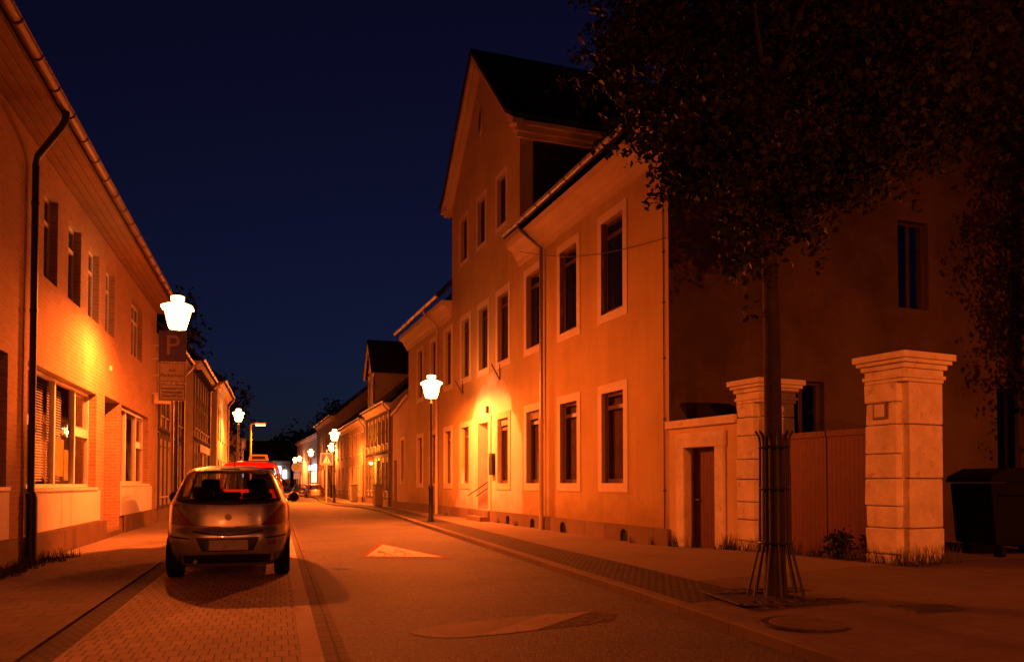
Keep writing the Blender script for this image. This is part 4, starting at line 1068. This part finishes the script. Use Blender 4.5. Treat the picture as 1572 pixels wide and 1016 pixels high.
def car(name, label, loc, rot, prof, paint, EXP=3.6, detail=2, glass_z=(1.08,1.50), rear_frac=.86, side_rng=(-1.35,.75), wheels=(-1.27,1.25), wr=.31, track=.76, step=.02, plate_z=(.44,.60), kind='car', lightshape=None, frontglass_z=None, sidewin=True):
    t = thing(name, label, kind, loc, rot)
    NN = 96
    z0, z1 = prof[0][0], prof[-1][0]
    lv = [z0+(z1-z0)*i/int((z1-z0)/step) for i in range(int((z1-z0)/step)+1)]
    # smooth the profile a little
    def S(z):
        acc = [0, 0, 0]
        for dz, wt in ((-.03,.2), (-.015,.2), (0,.2), (.015,.2), (.03,.2)):
            q = interp(prof, max(z0, min(z1, z+dz)))
            for i in range(3): acc[i] += q[i]*wt
        return acc
    ringp = []
    for z in lv:
        w_, yr, yf = S(z); yc = (yr+yf)/2; b = (yf-yr)/2
        ringp.append([(w_*math.copysign(abs(math.cos(a))**(2/EXP), math.cos(a)), yc+b*math.copysign(abs(math.sin(a))**(2/EXP), math.sin(a)), z) for a in [2*math.pi*k/NN for k in range(NN)]])
    def rear_y(x, z):
        w_, yr, yf = S(z); yc = (yr+yf)/2; b = (yf-yr)/2
        return yc-b*max(0.0, 1-min(1, abs(x)/w_)**EXP)**(1/EXP)
    body, rg, fg, sgs = MB(), MB(), MB(), {}
    gz0, gz1 = glass_z; fz0, fz1 = frontglass_z or glass_z
    for i in range(len(lv)-1):
        w_ = S(lv[i])[0]; zc = (lv[i]+lv[i+1])/2
        for k in range(NN):
            p = [ringp[i][k], ringp[i][(k+1) % NN], ringp[i+1][(k+1) % NN], ringp[i+1][k]]
            am = 2*math.pi*(k+.5)/NN; cx = abs(math.cos(am))**(2/EXP); sy = math.sin(am)
            ym = sum(q[1] for q in p)/4
            tgt = body
            if detail and gz0 < zc < gz1 and sy < 0 and cx < rear_frac: tgt = rg
            elif detail and fz0 < zc < fz1 and sy > 0 and cx < .9: tgt = fg
            elif detail and sidewin and gz0+.03 < zc < gz1-.03 and cx > .93 and side_rng[0] < ym < side_rng[1] and not (-.15 < ym < -.05): tgt = sgs.setdefault((math.cos(am) > 0, ym > -.1), MB())
            tgt.quad(*p)
    body.v += ringp[-1]; n = len(body.v)-NN; body.f.append(tuple(range(n, n+NN)))
    body.v += ringp[0]; n = len(body.v)-NN; body.f.append(tuple(range(n, n+NN)))
    def fin(mb, nm, mat, par=None):
        o = mb.build(nm, mat, par or t)
        bm = bmesh.new(); bm.from_mesh(o.data); bmesh.ops.remove_doubles(bm, verts=bm.verts, dist=1e-4); bmesh.ops.recalc_face_normals(bm, faces=bm.faces); bm.to_mesh(o.data); bm.free()
        o.data.polygons.foreach_set('use_smooth', [True]*len(o.data.polygons)); return o
    fin(body, 'body', paint)
    if rg.f: fin(rg, 'rear_window', M['car_glass'])
    if fg.f: fin(fg, 'windscreen', M['car_glass'])
    for sg in sgs.values(): fin(sg, 'side_window', M['car_glass'])
    def patch(top, bot, offs, nm, mat, par=None, m=6, sub=5):
        def dens(c):
            o_ = []
            for a, b in zip(c, c[1:]):
                for i in range(sub): o_.append((a[0]+(b[0]-a[0])*i/sub, a[1]+(b[1]-a[1])*i/sub))
            return o_+[c[-1]]
        T, B_ = dens(top), dens(bot); mb = MB(); rws = []
        for j in range(m+1):
            s = j/m; rws.append([(a[0]*(1-s)+b[0]*s, rear_y(a[0]*(1-s)+b[0]*s, a[1]*(1-s)+b[1]*s)-offs, a[1]*(1-s)+b[1]*s) for a, b in zip(T, B_)])
        mb.grid(rws); mb.grid([[(x, y+.02, z) for x, y, z in r] for r in rws])
        return fin(mb, nm, mat, par)
    # wheels
    for y in wheels:
        for s in (-1, 1):
            x = s*track
            whl = MB().lathe([(wr*.62,-.1), (wr*.9,-.11), (wr,-.085), (wr,.085), (wr*.9,.11), (wr*.62,.1)], (x, y, wr), 28, 'x').build('wheel', M['rubber'], t, smooth=True)
            if detail:
                mb = MB(); mb.lathe([(wr*.62,.06), (wr*.6,.1), (wr*.2,.075), (.03,.085)] if s > 0 else [(wr*.62,-.06), (wr*.6,-.1), (wr*.2,-.075), (.03,-.085)], (x, y, wr), 20, 'x'); mb.build('rim', M['zinc'], whl, smooth=True)
    return t, patch, rear_y, fin, S

M['silver'] = plain('silver_car_paint', (.42,.42,.43), .3, .7, .6)
M['red_paint'] = plain('red_van_paint', (.4,.015,.01), .35, 0, .6)
M['beige_paint'] = plain('beige_car_paint', (.45,.38,.28), .35, .4, .5)
M['dark_paint'] = plain('dark_car_paint', (.03,.03,.035), .3, .5, .6)
M['tail_red'] = plain('tail_light_red', (.22,.009,.007), .15, 0, .6)
M['tail_clear'] = plain('tail_light_clear', (.2,.09,.07), .2, 0, .6)
M['plate_white'] = noisy('number_plate_white', (.52,.5,.48), .35, 26, .5, 0)
M['plate_blue'] = plain('number_plate_blue', (.01,.03,.3), .4)
M['seat'] = noisy('car_seat_fabric', (.025,.023,.022), .2, 5, .9, .2, 60)

HATCH = [(.19,.72,-1.84,1.85), (.26,.80,-1.93,1.93), (.38,.855,-1.985,1.98), (.54,.872,-2.0,2.0), (.66,.876,-1.985,1.99), (.72,.876,-1.945,1.97), (.80,.872,-1.935,1.9), (.88,.866,-1.925,1.75), (.96,.858,-1.91,1.5), (1.03,.845,-1.895,1.2), (1.08,.825,-1.88,1.08), (1.18,.775,-1.83,.92), (1.29,.725,-1.76,.74), (1.40,.675,-1.68,.54), (1.48,.635,-1.60,.36), (1.535,.595,-1.53,.15), (1.575,.53,-1.40,-.05), (1.60,.42,-1.15,-.25), (1.612,.25,-.85,-.4)]
EXPO = 4.4
def hatchback(label, loc, rot, paint, detail=2):
    t, patch, ry, fin, S = car('hatchback_car', label, loc, rot, HATCH, paint, EXP=EXPO, track=.735, detail=detail, glass_z=(1.10,1.535), frontglass_z=(1.06,1.52), step=.02 if detail == 2 else .04)
    hw = lambda z, k=.985: S(z)[0]*k
    if detail == 2:
        # dark glass border
        for tp, bt in (([(-.50,1.565),(0,1.575),(.50,1.565)], [(-.55,1.525),(0,1.53),(.55,1.525)]),
                       ([(-.72,1.145),(-.5,1.10),(0,1.085),(.5,1.10),(.72,1.145)], [(-.70,1.10),(-.48,1.06),(0,1.045),(.48,1.06),(.70,1.10)])):
            patch(tp, bt, .004, 'window_border', M['black'])
        for s in (-1, 1):
            patch([(s*.72,1.13),(s*.665,1.29),(s*.60,1.45),(s*.53,1.56)], [(s*.66,1.09),(s*.60,1.28),(s*.55,1.44),(s*.48,1.545)], .005, 'window_border', M['black'], m=3)
            tl = patch([(s*.45,.785),(s*.55,.865),(s*.66,.985),(s*.74,1.075),(s*.84,1.02)], [(s*.45,.765),(s*.57,.762),(s*.68,.768),(s*.78,.785),(s*.858,.82)], .006, 'tail_light', M['tail_red'])
            patch([(s*.66,.885),(s*.72,.905),(s*.78,.895)], [(s*.66,.825),(s*.72,.81),(s*.78,.83)], .011, 'reversing_lamp', M['tail_clear'], tl, m=3)
            patch([(s*.50,.595),(s*.64,.61),(s*.80,.62)], [(s*.50,.575),(s*.64,.585),(s*.80,.595)], .004, 'bumper_strip', M['black'], m=2)
        patch([(-.46,.70),(-.25,.655),(0,.64),(.25,.655),(.46,.70)], [(-.46,.68),(-.25,.632),(0,.615),(.25,.632),(.46,.68)], .003, 'hatch_gap', M['black'], m=2)
        patch([(-.46,.775),(-.2,.748),(0,.742),(.2,.748),(.46,.775)], [(-.46,.768),(-.2,.738),(0,.732),(.2,.738),(.46,.768)], .0025, 'hatch_crease', M['dark_paint'], m=1)
        hd = patch([(-.1,.785),(0,.79),(.1,.785)], [(-.09,.735),(0,.73),(.09,.735)], .018, 'hatch_handle', paint, m=4)
        mb = MB(); mb.lathe([(.045,-.03), (.045,.0)], (0, ry(0,.88)-.002, .88), 18, 'y'); em = mb.build('badge', M['zinc'], t)
        rc = patch([(-.42,.60),(0,.605),(.42,.60)], [(-.34,.41),(0,.405),(.34,.41)], .002, 'plate_recess', M['dark_paint'])
        y = ry(0,.5)-.02
        np_ = MB().box(-.29, .27, y, y+.016, .425, .565).build('number_plate', M['plate_white'], t)
        MB().box(-.29, -.245, y-.002, y, .425, .565).build('blue_band', M['plate_blue'], np_)
        mb = MB()
        for q in ((-.30,.28,.565,.577), (-.30,.28,.413,.425), (-.302,-.29,.413,.577), (.27,.282,.413,.577)): mb.box(q[0], q[1], y-.004, y+.016, q[2], q[3])
        mb.build('plate_frame', M['black'], np_)
        patch([(-.80,.345),(-.4,.36),(0,.365),(.4,.36),(.80,.345)], [(-.78,.24),(-.4,.235),(0,.235),(.4,.235),(.78,.24)], .004, 'lower_bumper', M['black'])
        patch([(.53,.545),(.585,.55),(.64,.545)], [(.53,.49),(.585,.485),(.64,.49)], .006, 'reflector', M['tail_clear'], m=3)
        MB().tube([(-.42,-1.98,.27), (-.42,-1.8,.28)], .028, 10).build('exhaust', M['zinc'], t)
        mb = MB(); mb.tube([(.0,ry(0,1.08)-.02,1.08), (.02,ry(.02,1.1)-.025,1.1), (.30,ry(.3,1.13)-.03,1.135), (.42,ry(.42,1.14)-.025,1.15)], .011, 6); mb.build('wiper', M['black'], t)
        MB().tube([(.05,-1.2,1.60), (.06,-1.33,1.76)], .007, 6).build('aerial', M['black'], t)
        MB().box(-.13, .13, ry(0,1.56)-.012, ry(0,1.56), 1.548, 1.568).build('brake_light', M['tail_red'], t)
        # inside: seats with headrests, shelf
        mb = MB()
        mb.box(-.68, .68, -1.05, -.8, .5, 1.12)
        for x in (-.4, 0, .4): mb.box(x-.15, x+.15, -1.0, -.86, 1.12, 1.3 if x else 1.22)
        for x in (-.36, .36): mb.box(x-.24, x+.24, -.02, .16, .5, 1.2); mb.box(x-.14, x+.14, .02, .13, 1.21, 1.42)
        mb.build('seats', M['seat'], t, bevel=.05, seg=3)
        MB().box(-.7, .7, -1.7, -1.06, 1.0, 1.03).build('parcel_shelf', M['seat'], t)
        MB().lathe([(.19,-.01), (.19,.01)], (-.36,.72,1.12), 20, 'y').build('steering_wheel', M['seat'], t)
    else:
        for s in (-1, 1): patch([(s*.55,.95),(s*.7,1.05),(s*.84,1.0)], [(s*.55,.78),(s*.7,.77),(s*.855,.8)], .006, 'tail_light', M['tail_red'], m=3, sub=2)
        MB().box(-.27, .27, ry(0,.5)-.02, ry(0,.5), .44, .56).build('number_plate', M['plate_white'], t)
    for s in (-1, 1):
        mb = MB(); mb.lathe([(.02,-.075), (.075,-.06), (.095,.0), (.07,.07), (.02,.09)], (s*.955, .58, 1.125), 14, 'y'); o_ = mb.build('wing_mirror', M['black'], t, smooth=True)
        MB().tube([(s*.80,.6,1.05), (s*.93,.6,1.1)], .025, 6).build('mirror_arm', M['black'], o_)
    for s in (-1, 1):   # arches as dark rounded openings around the wheels
        for y in (-1.27, 1.25):
            rws = []
            for q in (0.0, .5, .85, 1.0):
                row = []
                for k in range(21):
                    a = -.35+(math.pi+.7)*k/20; yy = y+.365*q*math.cos(a); zz = max(.2, .33+.365*q*math.sin(a))
                    w_, yr, yf = S(zz); yc = (yr+yf)/2; b_ = (yf-yr)/2
                    row.append((s*(w_*(1-min(.999, abs(yy-yc)/b_)**EXPO)**(1/EXPO)+.004), yy, zz))
                rws.append(row)
            MB().grid(rws).build('wheel_arch', M['black'], t)
    return t

hatchback('silver hatchback parked nearest on the paved lane, seen from behind', (-.665, 13.75, .004), R(.5), M['silver'], 2)
hatchback('beige hatchback parked far down the street behind the crossing sign', (3.55, 81.5, -.3), R(2), M['beige_paint'], 1)
hatchback('dark hatchback parked just ahead of the far beige car', (2.4, 88.5, -.3), R(3), M['dark_paint'], 1)

VAN = [(.2,.78,-2.28,2.2), (.3,.88,-2.38,2.36), (.5,.91,-2.42,2.42), (.8,.915,-2.4,2.4), (1.0,.912,-2.38,2.25), (1.12,.905,-2.36,1.7), (1.3,.875,-2.33,1.45), (1.5,.835,-2.28,1.2), (1.7,.79,-2.22,.95), (1.83,.75,-2.16,.75), (1.90,.70,-2.08,.6), (1.945,.62,-1.95,.4), (1.965,.45,-1.7,.2), (1.972,.3,-1.5,0)]
t, patch, ry, fin, S = car('red_van', 'bright red van with dark rear window parked ahead of the silver hatchback', (-.72, 25.3, .004), R(.5), VAN, M['red_paint'], EXP=5.0, glass_z=(1.2,1.80), frontglass_z=(1.15,1.78), rear_frac=.9, side_rng=(-1.9,.9), wheels=(-1.4,1.4), wr=.33, track=.79, step=.03, kind='van')
for s in (-1, 1):
    patch([(s*.72,1.28),(s*.80,1.32),(s*.885,1.28)], [(s*.74,.82),(s*.82,.8),(s*.905,.84)], .006, 'tail_light', M['tail_red'])
    MB().lathe([(.03,-.08), (.1,-.06), (.12,.0), (.09,.08), (.03,.1)], (s*1.02, 1.15, 1.38), 12, 'y').build('wing_mirror', M['black'], t, smooth=True)
MB().box(-.27, .27, ry(0,.8)-.02, ry(0,.8), .74, .86).build('number_plate', M['plate_white'], t)
rs = MB().box(-.1, .5, -.95, -.7, 1.975, 2.02).build('roof_sign', M['black'], t)
MB().prism([(-.08,2.021), (.48,2.021), (.44,2.19), (-.04,2.19)], 'y', -.9, -.76).build('sign_panel', plain('roof_sign_amber', (.7,.4,.04), .4), rs)
MB().prism([(0,2.05), (.40,2.05), (.375,2.155), (.025,2.155)], 'y', -.905, -.901).build('sign_face', M['dark_paint'], rs)
MB().tube([(-.62,-1.5,1.98), (-.62,-.2,1.99)], .02, 6).tube([(.62,-1.5,1.98), (.62,-.2,1.99)], .02, 6).build('roof_rail', M['zinc'], t)

# ------------------------------------------------------------------ bins, boxes
M['bin'] = plain('bin_plastic', (.004,.004,.004), .8, spec=.15)
bn = thing('waste_container', 'black wheeled waste container standing in the dark beside the large pillar', 'waste bin', (10.75, 9.5, .24), R(-9))
MB().prism([(-.62,.2), (.62,.2), (.70,1.12), (-.70,1.12)], 'y', -.45, .45).build('body', M['bin'], bn, bevel=.03)
MB().prism([(-.74,1.13), (.74,1.13), (.72,1.22), (.45,1.34), (-.45,1.34), (-.72,1.22)], 'y', -.5, .5).build('lid', M['bin'], bn, bevel=.02)
for sx in (-.5, .5):
    for sy in (-.35, .35): MB().lathe([(.1,-.03), (.1,.03)], (sx, sy, .1), 14, 'x').build('wheel', M['rubber'], bn)
MB().tube([(-.6,-.5,.95), (.6,-.5,.95)], .018, 6).build('handle', M['bin'], bn)
for i, (x, y, lab) in enumerate(((5.28, 43.6, 'grey street cabinet at the near corner of the half-timbered house'), (4.9, 53.6, 'grey street cabinet further on past the half-timbered house'))):
    c = thing('street_cabinet', lab, 'street cabinet', (x, y, .1), RB, 'grey street cabinets')
    MB().box(-.4, .4, -.2, .2, .1, 1.15).build('body', M['plaster_grey'], c, bevel=.02)
    MB().box(-.44, .44, -.24, .24, 1.15, 1.23).build('lid', M['plaster_grey'], c, bevel=.02)
    MB().box(-.38, .38, -.17, .17, 0, .1).build('base', M['sandstone'], c)
    MB().box(-.36, -.01, -.215, -.2, .18, 1.08).box(.01, .36, -.215, -.2, .18, 1.08).build('door', M['plaster_grey'], c)

# ------------------------------------------------------------------ vegetation
def leaf_mesh(name, pts, size, mat, parent, rng, droop=.25):
    n = len(pts)
    d = rng.normal(size=(n, 3)); d[:, 2] -= droop*1.2; d /= np.linalg.norm(d, axis=1)[:, None]
    a = rng.normal(size=(n, 3)); u = np.cross(d, a); u /= np.linalg.norm(u, axis=1)[:, None]+1e-9
    nn = np.cross(d, u)
    s = size*(.6+.8*rng.random(n))[:, None]
    L_ = d*s; W = u*s*.36; F_ = nn*s*.12
    v = np.stack([pts-L_*.5, pts-L_*.05+W+F_, pts+L_*.5, pts-L_*.05-W+F_], axis=1).reshape(-1, 3)
    me = bpy.data.meshes.new(name)
    me.vertices.add(4*n); me.vertices.foreach_set('co', v.ravel())
    me.loops.add(4*n); me.loops.foreach_set('vertex_index', np.arange(4*n, dtype=np.int32))
    me.polygons.add(n); me.polygons.foreach_set('loop_start', np.arange(0, 4*n, 4, dtype=np.int32))
    me.update(); me.validate()
    me.materials.append(mat)
    return link(bpy.data.objects.new(name, me), parent)

def crown_points(blobs, n, rng, per=14, spread=.13):
    w_ = np.array([b[3]*b[4]*b[5] for b in blobs])**.67; w_ = w_/w_.sum()
    m = n//per; idx = rng.choice(len(blobs), m, p=w_)
    B_ = np.array(blobs)[idx]
    d = rng.normal(size=(m, 3)); d /= np.linalg.norm(d, axis=1)[:, None]
    r = (rng.random(m)**.42)*(.82+.36*rng.random(m))
    c = B_[:, :3]+d*r[:, None]*B_[:, 3:6]
    ax = rng.normal(size=(m, 3)); ax[:, :2] += d[:, :2]*1.6; ax[:, 2] = ax[:, 2]*.5-.35; ax /= np.linalg.norm(ax, axis=1)[:, None]
    tt = rng.random((m, per, 1))-.5                       # leaves strung along drooping twigs
    p = c[:, None, :]+ax[:, None, :]*tt*spread*5.0+rng.normal(size=(m, per, 3))*spread*.42*(1.2-tt)
    p[:, :, 2] -= (tt[:, :, 0]+.5)**2*spread*.9
    p = p.reshape(-1, 3)
    return p

def leafmat(name, c):
    m, nt, b, _, L = _base(name)
    col = ramp(nt, noise_n(nt, objco(nt), 1.7, 4), [(.3, tuple(x*.6 for x in c)), (.7, tuple(x*1.25 for x in c))])
    L.new(col, b.inputs['Base Color']); b.inputs['Roughness'].default_value = .6; b.inputs['Specular IOR Level'].default_value = .2
    return m
M['leaf'] = leafmat('lime_tree_leaf', (.021,.026,.01)); M['leaf_dark'] = leafmat('dark_leaf', (.018,.022,.01))
M['bark'] = noisy('tree_bark', (.04,.028,.02), .4, 5, .9, 1.0, 22, .02)
M['grass'] = leafmat('dry_grass', (.07,.06,.025))

def tree(name, label, loc, trunk, branches, blobs, n, leaf, mat, seed, group=None, per=26, spread=.13, droop=.25):
    t = thing(name, label, 'tree', loc, 0, group)
    tr = MB().tube(*trunk, 12).build('trunk', M['bark'], t, smooth=True)
    if branches:
        mb = MB()
        for path, rad in branches: mb.tube(path, rad, 7)
        mb.build('limbs', M['bark'], tr, smooth=True)
    rng = np.random.default_rng(seed)
    leaf_mesh('crown', crown_points(blobs, n, rng, per, spread), leaf, mat, t, rng, droop)
    return t

# street tree in its guard (position on the pavement, trunk axis at local 0,0)
TZ = pz(5.19, 7.5)
ux, uy = math.cos(-YAW), math.sin(-YAW)       # picture-right on the ground
def tb(right, back, z, rx, ry_, rz_): return (right*ux-back*uy*1.0, right*uy+back*ux, z, rx, ry_, rz_)
blobs = [tb(.3,.3,6.5,1.7,1.7,1.35), tb(-.85,.0,5.9,1.05,1.1,.75), tb(-1.35,.3,6.55,.75,.9,.7), tb(.9,.2,5.6,1.15,1.2,.8), tb(1.9,.6,6.3,1.2,1.2,1.0),
         tb(.2,.0,8.0,1.9,1.9,1.2), tb(-.3,-.3,5.0,.75,.7,.45), tb(-.7,-.1,4.75,.55,.5,.22), tb(.5,.0,4.7,.75,.7,.35), tb(1.2,.3,4.95,.8,.8,.4), tb(-.22,-.1,3.95,.26,.26,.32), tb(-.32,-.1,3.6,.14,.14,.2), tb(.2,.0,4.1,.3,.3,.3), tb(2.5,.8,5.6,.7,.8,.6), tb(-1.75,.2,6.0,.42,.4,.3), tb(-1.34,0,5.2,.42,.4,.26), tb(-1.0,-.1,4.72,.38,.35,.2), tb(-.56,-.1,4.55,.45,.4,.2), tb(-1.85,.1,5.75,.35,.35,.22), tb(.63,0,4.5,.45,.4,.22), tb(.1,-.1,4.35,.4,.4,.22), tb(1.15,.1,4.85,.5,.5,.25), tb(-1.5,0,4.95,.2,.2,.12), tb(-1.15,-.05,4.62,.3,.28,.14), tb(-.85,-.1,4.42,.42,.35,.12), tb(-.3,-.1,4.25,.4,.35,.16), tb(-1.25,0,5.0,.35,.35,.2), tb(-.35,-.1,3.95,.22,.2,.16), tb(-.25,-.1,3.62,.14,.14,.16), tb(-1.7,0,5.25,.25,.25,.14), tb(.35,-.1,4.3,.4,.35,.16)]
trunk = ([(0,0,-.1), (.0,0,.3), (-.01,0,1.5), (-.02,.0,2.8), (-.03,.02,3.8), (-.06,.02,4.8), (-.03,.05,6.0), (.02,.1,7.6)], [.135,.11,.095,.086,.08,.07,.045,.02])
br = []
for (r_, bk, z, z0) in ((-1.3,.0,5.6,3.9), (-.6,-.2,5.0,3.6), (1.1,.2,5.4,4.0), (.6,.9,5.8,4.2), (-.5,-.9,6.3,4.6), (1.8,.5,6.4,4.7), (-1.4,.3,6.7,5.0), (.4,-1.0,6.9,5.2), (-.3,-.1,3.8,4.3)):
    e = tb(r_, bk, z, 1, 1, 1); br.append(([(-.02,0,z0), (e[0]*.35, e[1]*.35, z0+(z-z0)*.5), (e[0],e[1],z)], [.045,.03,.01]))
tree('street_tree', 'leafy street tree with slim trunk inside a metal guard on the near pavement', (5.19, 7.5, TZ), trunk, br, [b[:3]+tuple(q*.93 for q in b[3:]) for b in blobs], 40000, .08, M['leaf'], 11)
tg = thing('tree_guard', 'metal bar tree guard flared at the foot around the street tree trunk', 'tree guard', (5.19, 7.5, TZ))
for k in range(12):
    an = 2*math.pi*k/12+.13; c, s = math.cos(an), math.sin(an)
    MB().tube([(.30*c,.30*s,0), (.165*c,.165*s,.55), (.155*c,.155*s,1.65), (.165*c,.165*s,1.72), (.2*c,.2*s,1.78)], .0105, 6).build('bar', M['dark_metal'], tg, smooth=True)
for z, r_ in ((.57,.168), (1.15,.160), (1.6,.158)):
    MB().tube([(r_*math.cos(2*math.pi*i/24), r_*math.sin(2*math.pi*i/24), z) for i in range(25)], .014, 6, False).build('hoop', M['dark_metal'], tg, smooth=True)
gr = thing('tree_grate', 'sunken rusty iron grate with slots around the street tree foot', 'tree grate', (5.3, 7.35, pz(5.3, 7.35)-.0), R(-8))
mb = MB()
for s in (-1, 1):
    for k in range(9): mb.box(-.75+k*.17, -.75+k*.17+.1, s*.42-.09, s*.42+.09, .004, .016)
    mb.box(-.8, .8, s*.55-.04, s*.55+.04, .003, .018); mb.box(s*.8-.04, s*.8+.04, -.51, .51, .003, .018); mb.box(-.76, .76, s*.3-.02, s*.3+.02, .003, .017)
mb.build('grate_bars', M['iron'], gr)
MB().box(-.76, .76, -.28, .28, -.02, .002).build('tree_pit', M['soil'], gr)

def simple_tree(name, label, loc, h, r, n, seed, leaf=.3, mat=None, zb=None, group=None):
    rng = random.Random(seed); bl = []
    zb = zb if zb is not None else h*.3
    for i in range(9):
        a = rng.uniform(0, 6.28); q = rng.uniform(.1,.6)*r; z = zb+(h-zb)*rng.uniform(.15,.85); k = rng.uniform(.4,.65)
        bl.append((q*math.cos(a), q*math.sin(a), z, r*k, r*k, (h-zb)*.27))
    return tree(name, label, loc, ([(0,0,-.2), (0,0,zb), (.1*r,0,h*.75)], [.04*h*.6, .03*h*.6, .01*h]), [], bl, n, leaf, mat or M['leaf_dark'], seed, group, 10, leaf*1.2)
simple_tree('garden_tree', 'dark dense tree close to the end wall behind the waste container', (14.9, 11.2, .1), 10.5, 1.6, 9000, 21, .11, zb=3.4)
simple_tree('roadside_tree', 'tall dark tree rising behind the left roofs', (-9.0, 62, 0), 14.5, 4.5, 6000, 22, .35)
simple_tree('roadside_tree', 'dark rounded tree further along behind the left houses', (-6.5, 84, 0), 11.5, 4.5, 5000, 23, .35, zb=2.5)
simple_tree('roadside_tree', 'dark tree peak above the right hand far roofs', (9.5, 112, 0), 12.0, 4.0, 5000, 24, .4)
for i, (x, y, h, lab) in enumerate(((-26, 175, 13, 'broad dark tree at the far left of the street end'), (-12, 180, 14.5, 'tall dark tree behind the pale end house'), (2, 178, 13, 'dark tree right of the pale end house'), (14, 170, 12.5, 'dark tree at the far right of the street end'))):
    simple_tree('distant_tree', lab, (x, y, 0), h, 8.5, 4000, 30+i, .6, zb=2)
simple_tree('garden_shrub', 'low dark shrub growing against the end wall between pillar and container', (10.9, 12.3, .1), 1.3, .9, 2500, 41, .09, zb=.1)
simple_tree('garden_shrub', 'small leafy weed bush at the foot of the red gate', (7.95, 9.95, .23), .42, .22, 500, 42, .06, zb=.03)

def tufts(name, spots, seed, hmin=.08, hmax=.3, n=26):
    rng = random.Random(seed); mb = MB()
    for (x, y, z, r_) in spots:
        for i in range(n):
            a = rng.uniform(0, 6.28); q = r_*math.sqrt(rng.random()); px_, py = x+q*math.cos(a), y+q*math.sin(a); h = rng.uniform(hmin, hmax); l = rng.uniform(-.5,.5)*h; l2 = rng.uniform(-.5,.5)*h; wd = .006
            mb.quad((px_-wd,py,z-.01), (px_+wd,py,z-.01), (px_+l+wd*.2,py+l2,z+h), (px_+l-wd*.2,py+l2,z+h))
    o = mb.build(name, M['grass']); o['kind'] = 'stuff'; tag(o, None, None); return o
sp = []
for t_ in (.2,.35,.9,1.5,1.7,1.85,2.0,2.3,2.6,2.9,3.3,3.7,4.1,4.4,4.65,4.9,5.2,5.4):
    X, Y = RC[0]+.1564*t_-.06, RC[1]-.9877*t_; sp.append((X, Y, pz(X, Y), .1))
for q in range(5): sp.append((8.2+.16*q, 8.62+.02*q, pz(8.3,8.6), .1))
g1 = tufts('grass', sp, 1); g1['label'] = 'tufts of grass along the foot of the garden wall and gate pillars'
sp = [(-3.85+random.uniform(0,.35), 12.6+.2*i, .03, .14) for i in range(18)]
g2 = tufts('grass', sp, 2, .04, .2, 30); g2['label'] = 'grass and weeds at the foot of the shop downpipe'
sp = [(RC[0]-.0518*y_-.12, RC[1]+.9987*y_, pz(7, 15), .08) for y_ in (.5,1.3,4.9,8.5,10.2,13.2,13.6,16.5)]
g3 = tufts('grass', sp, 3, .05, .2, 14); g3['label'] = 'small weeds along the plinth of the large house'
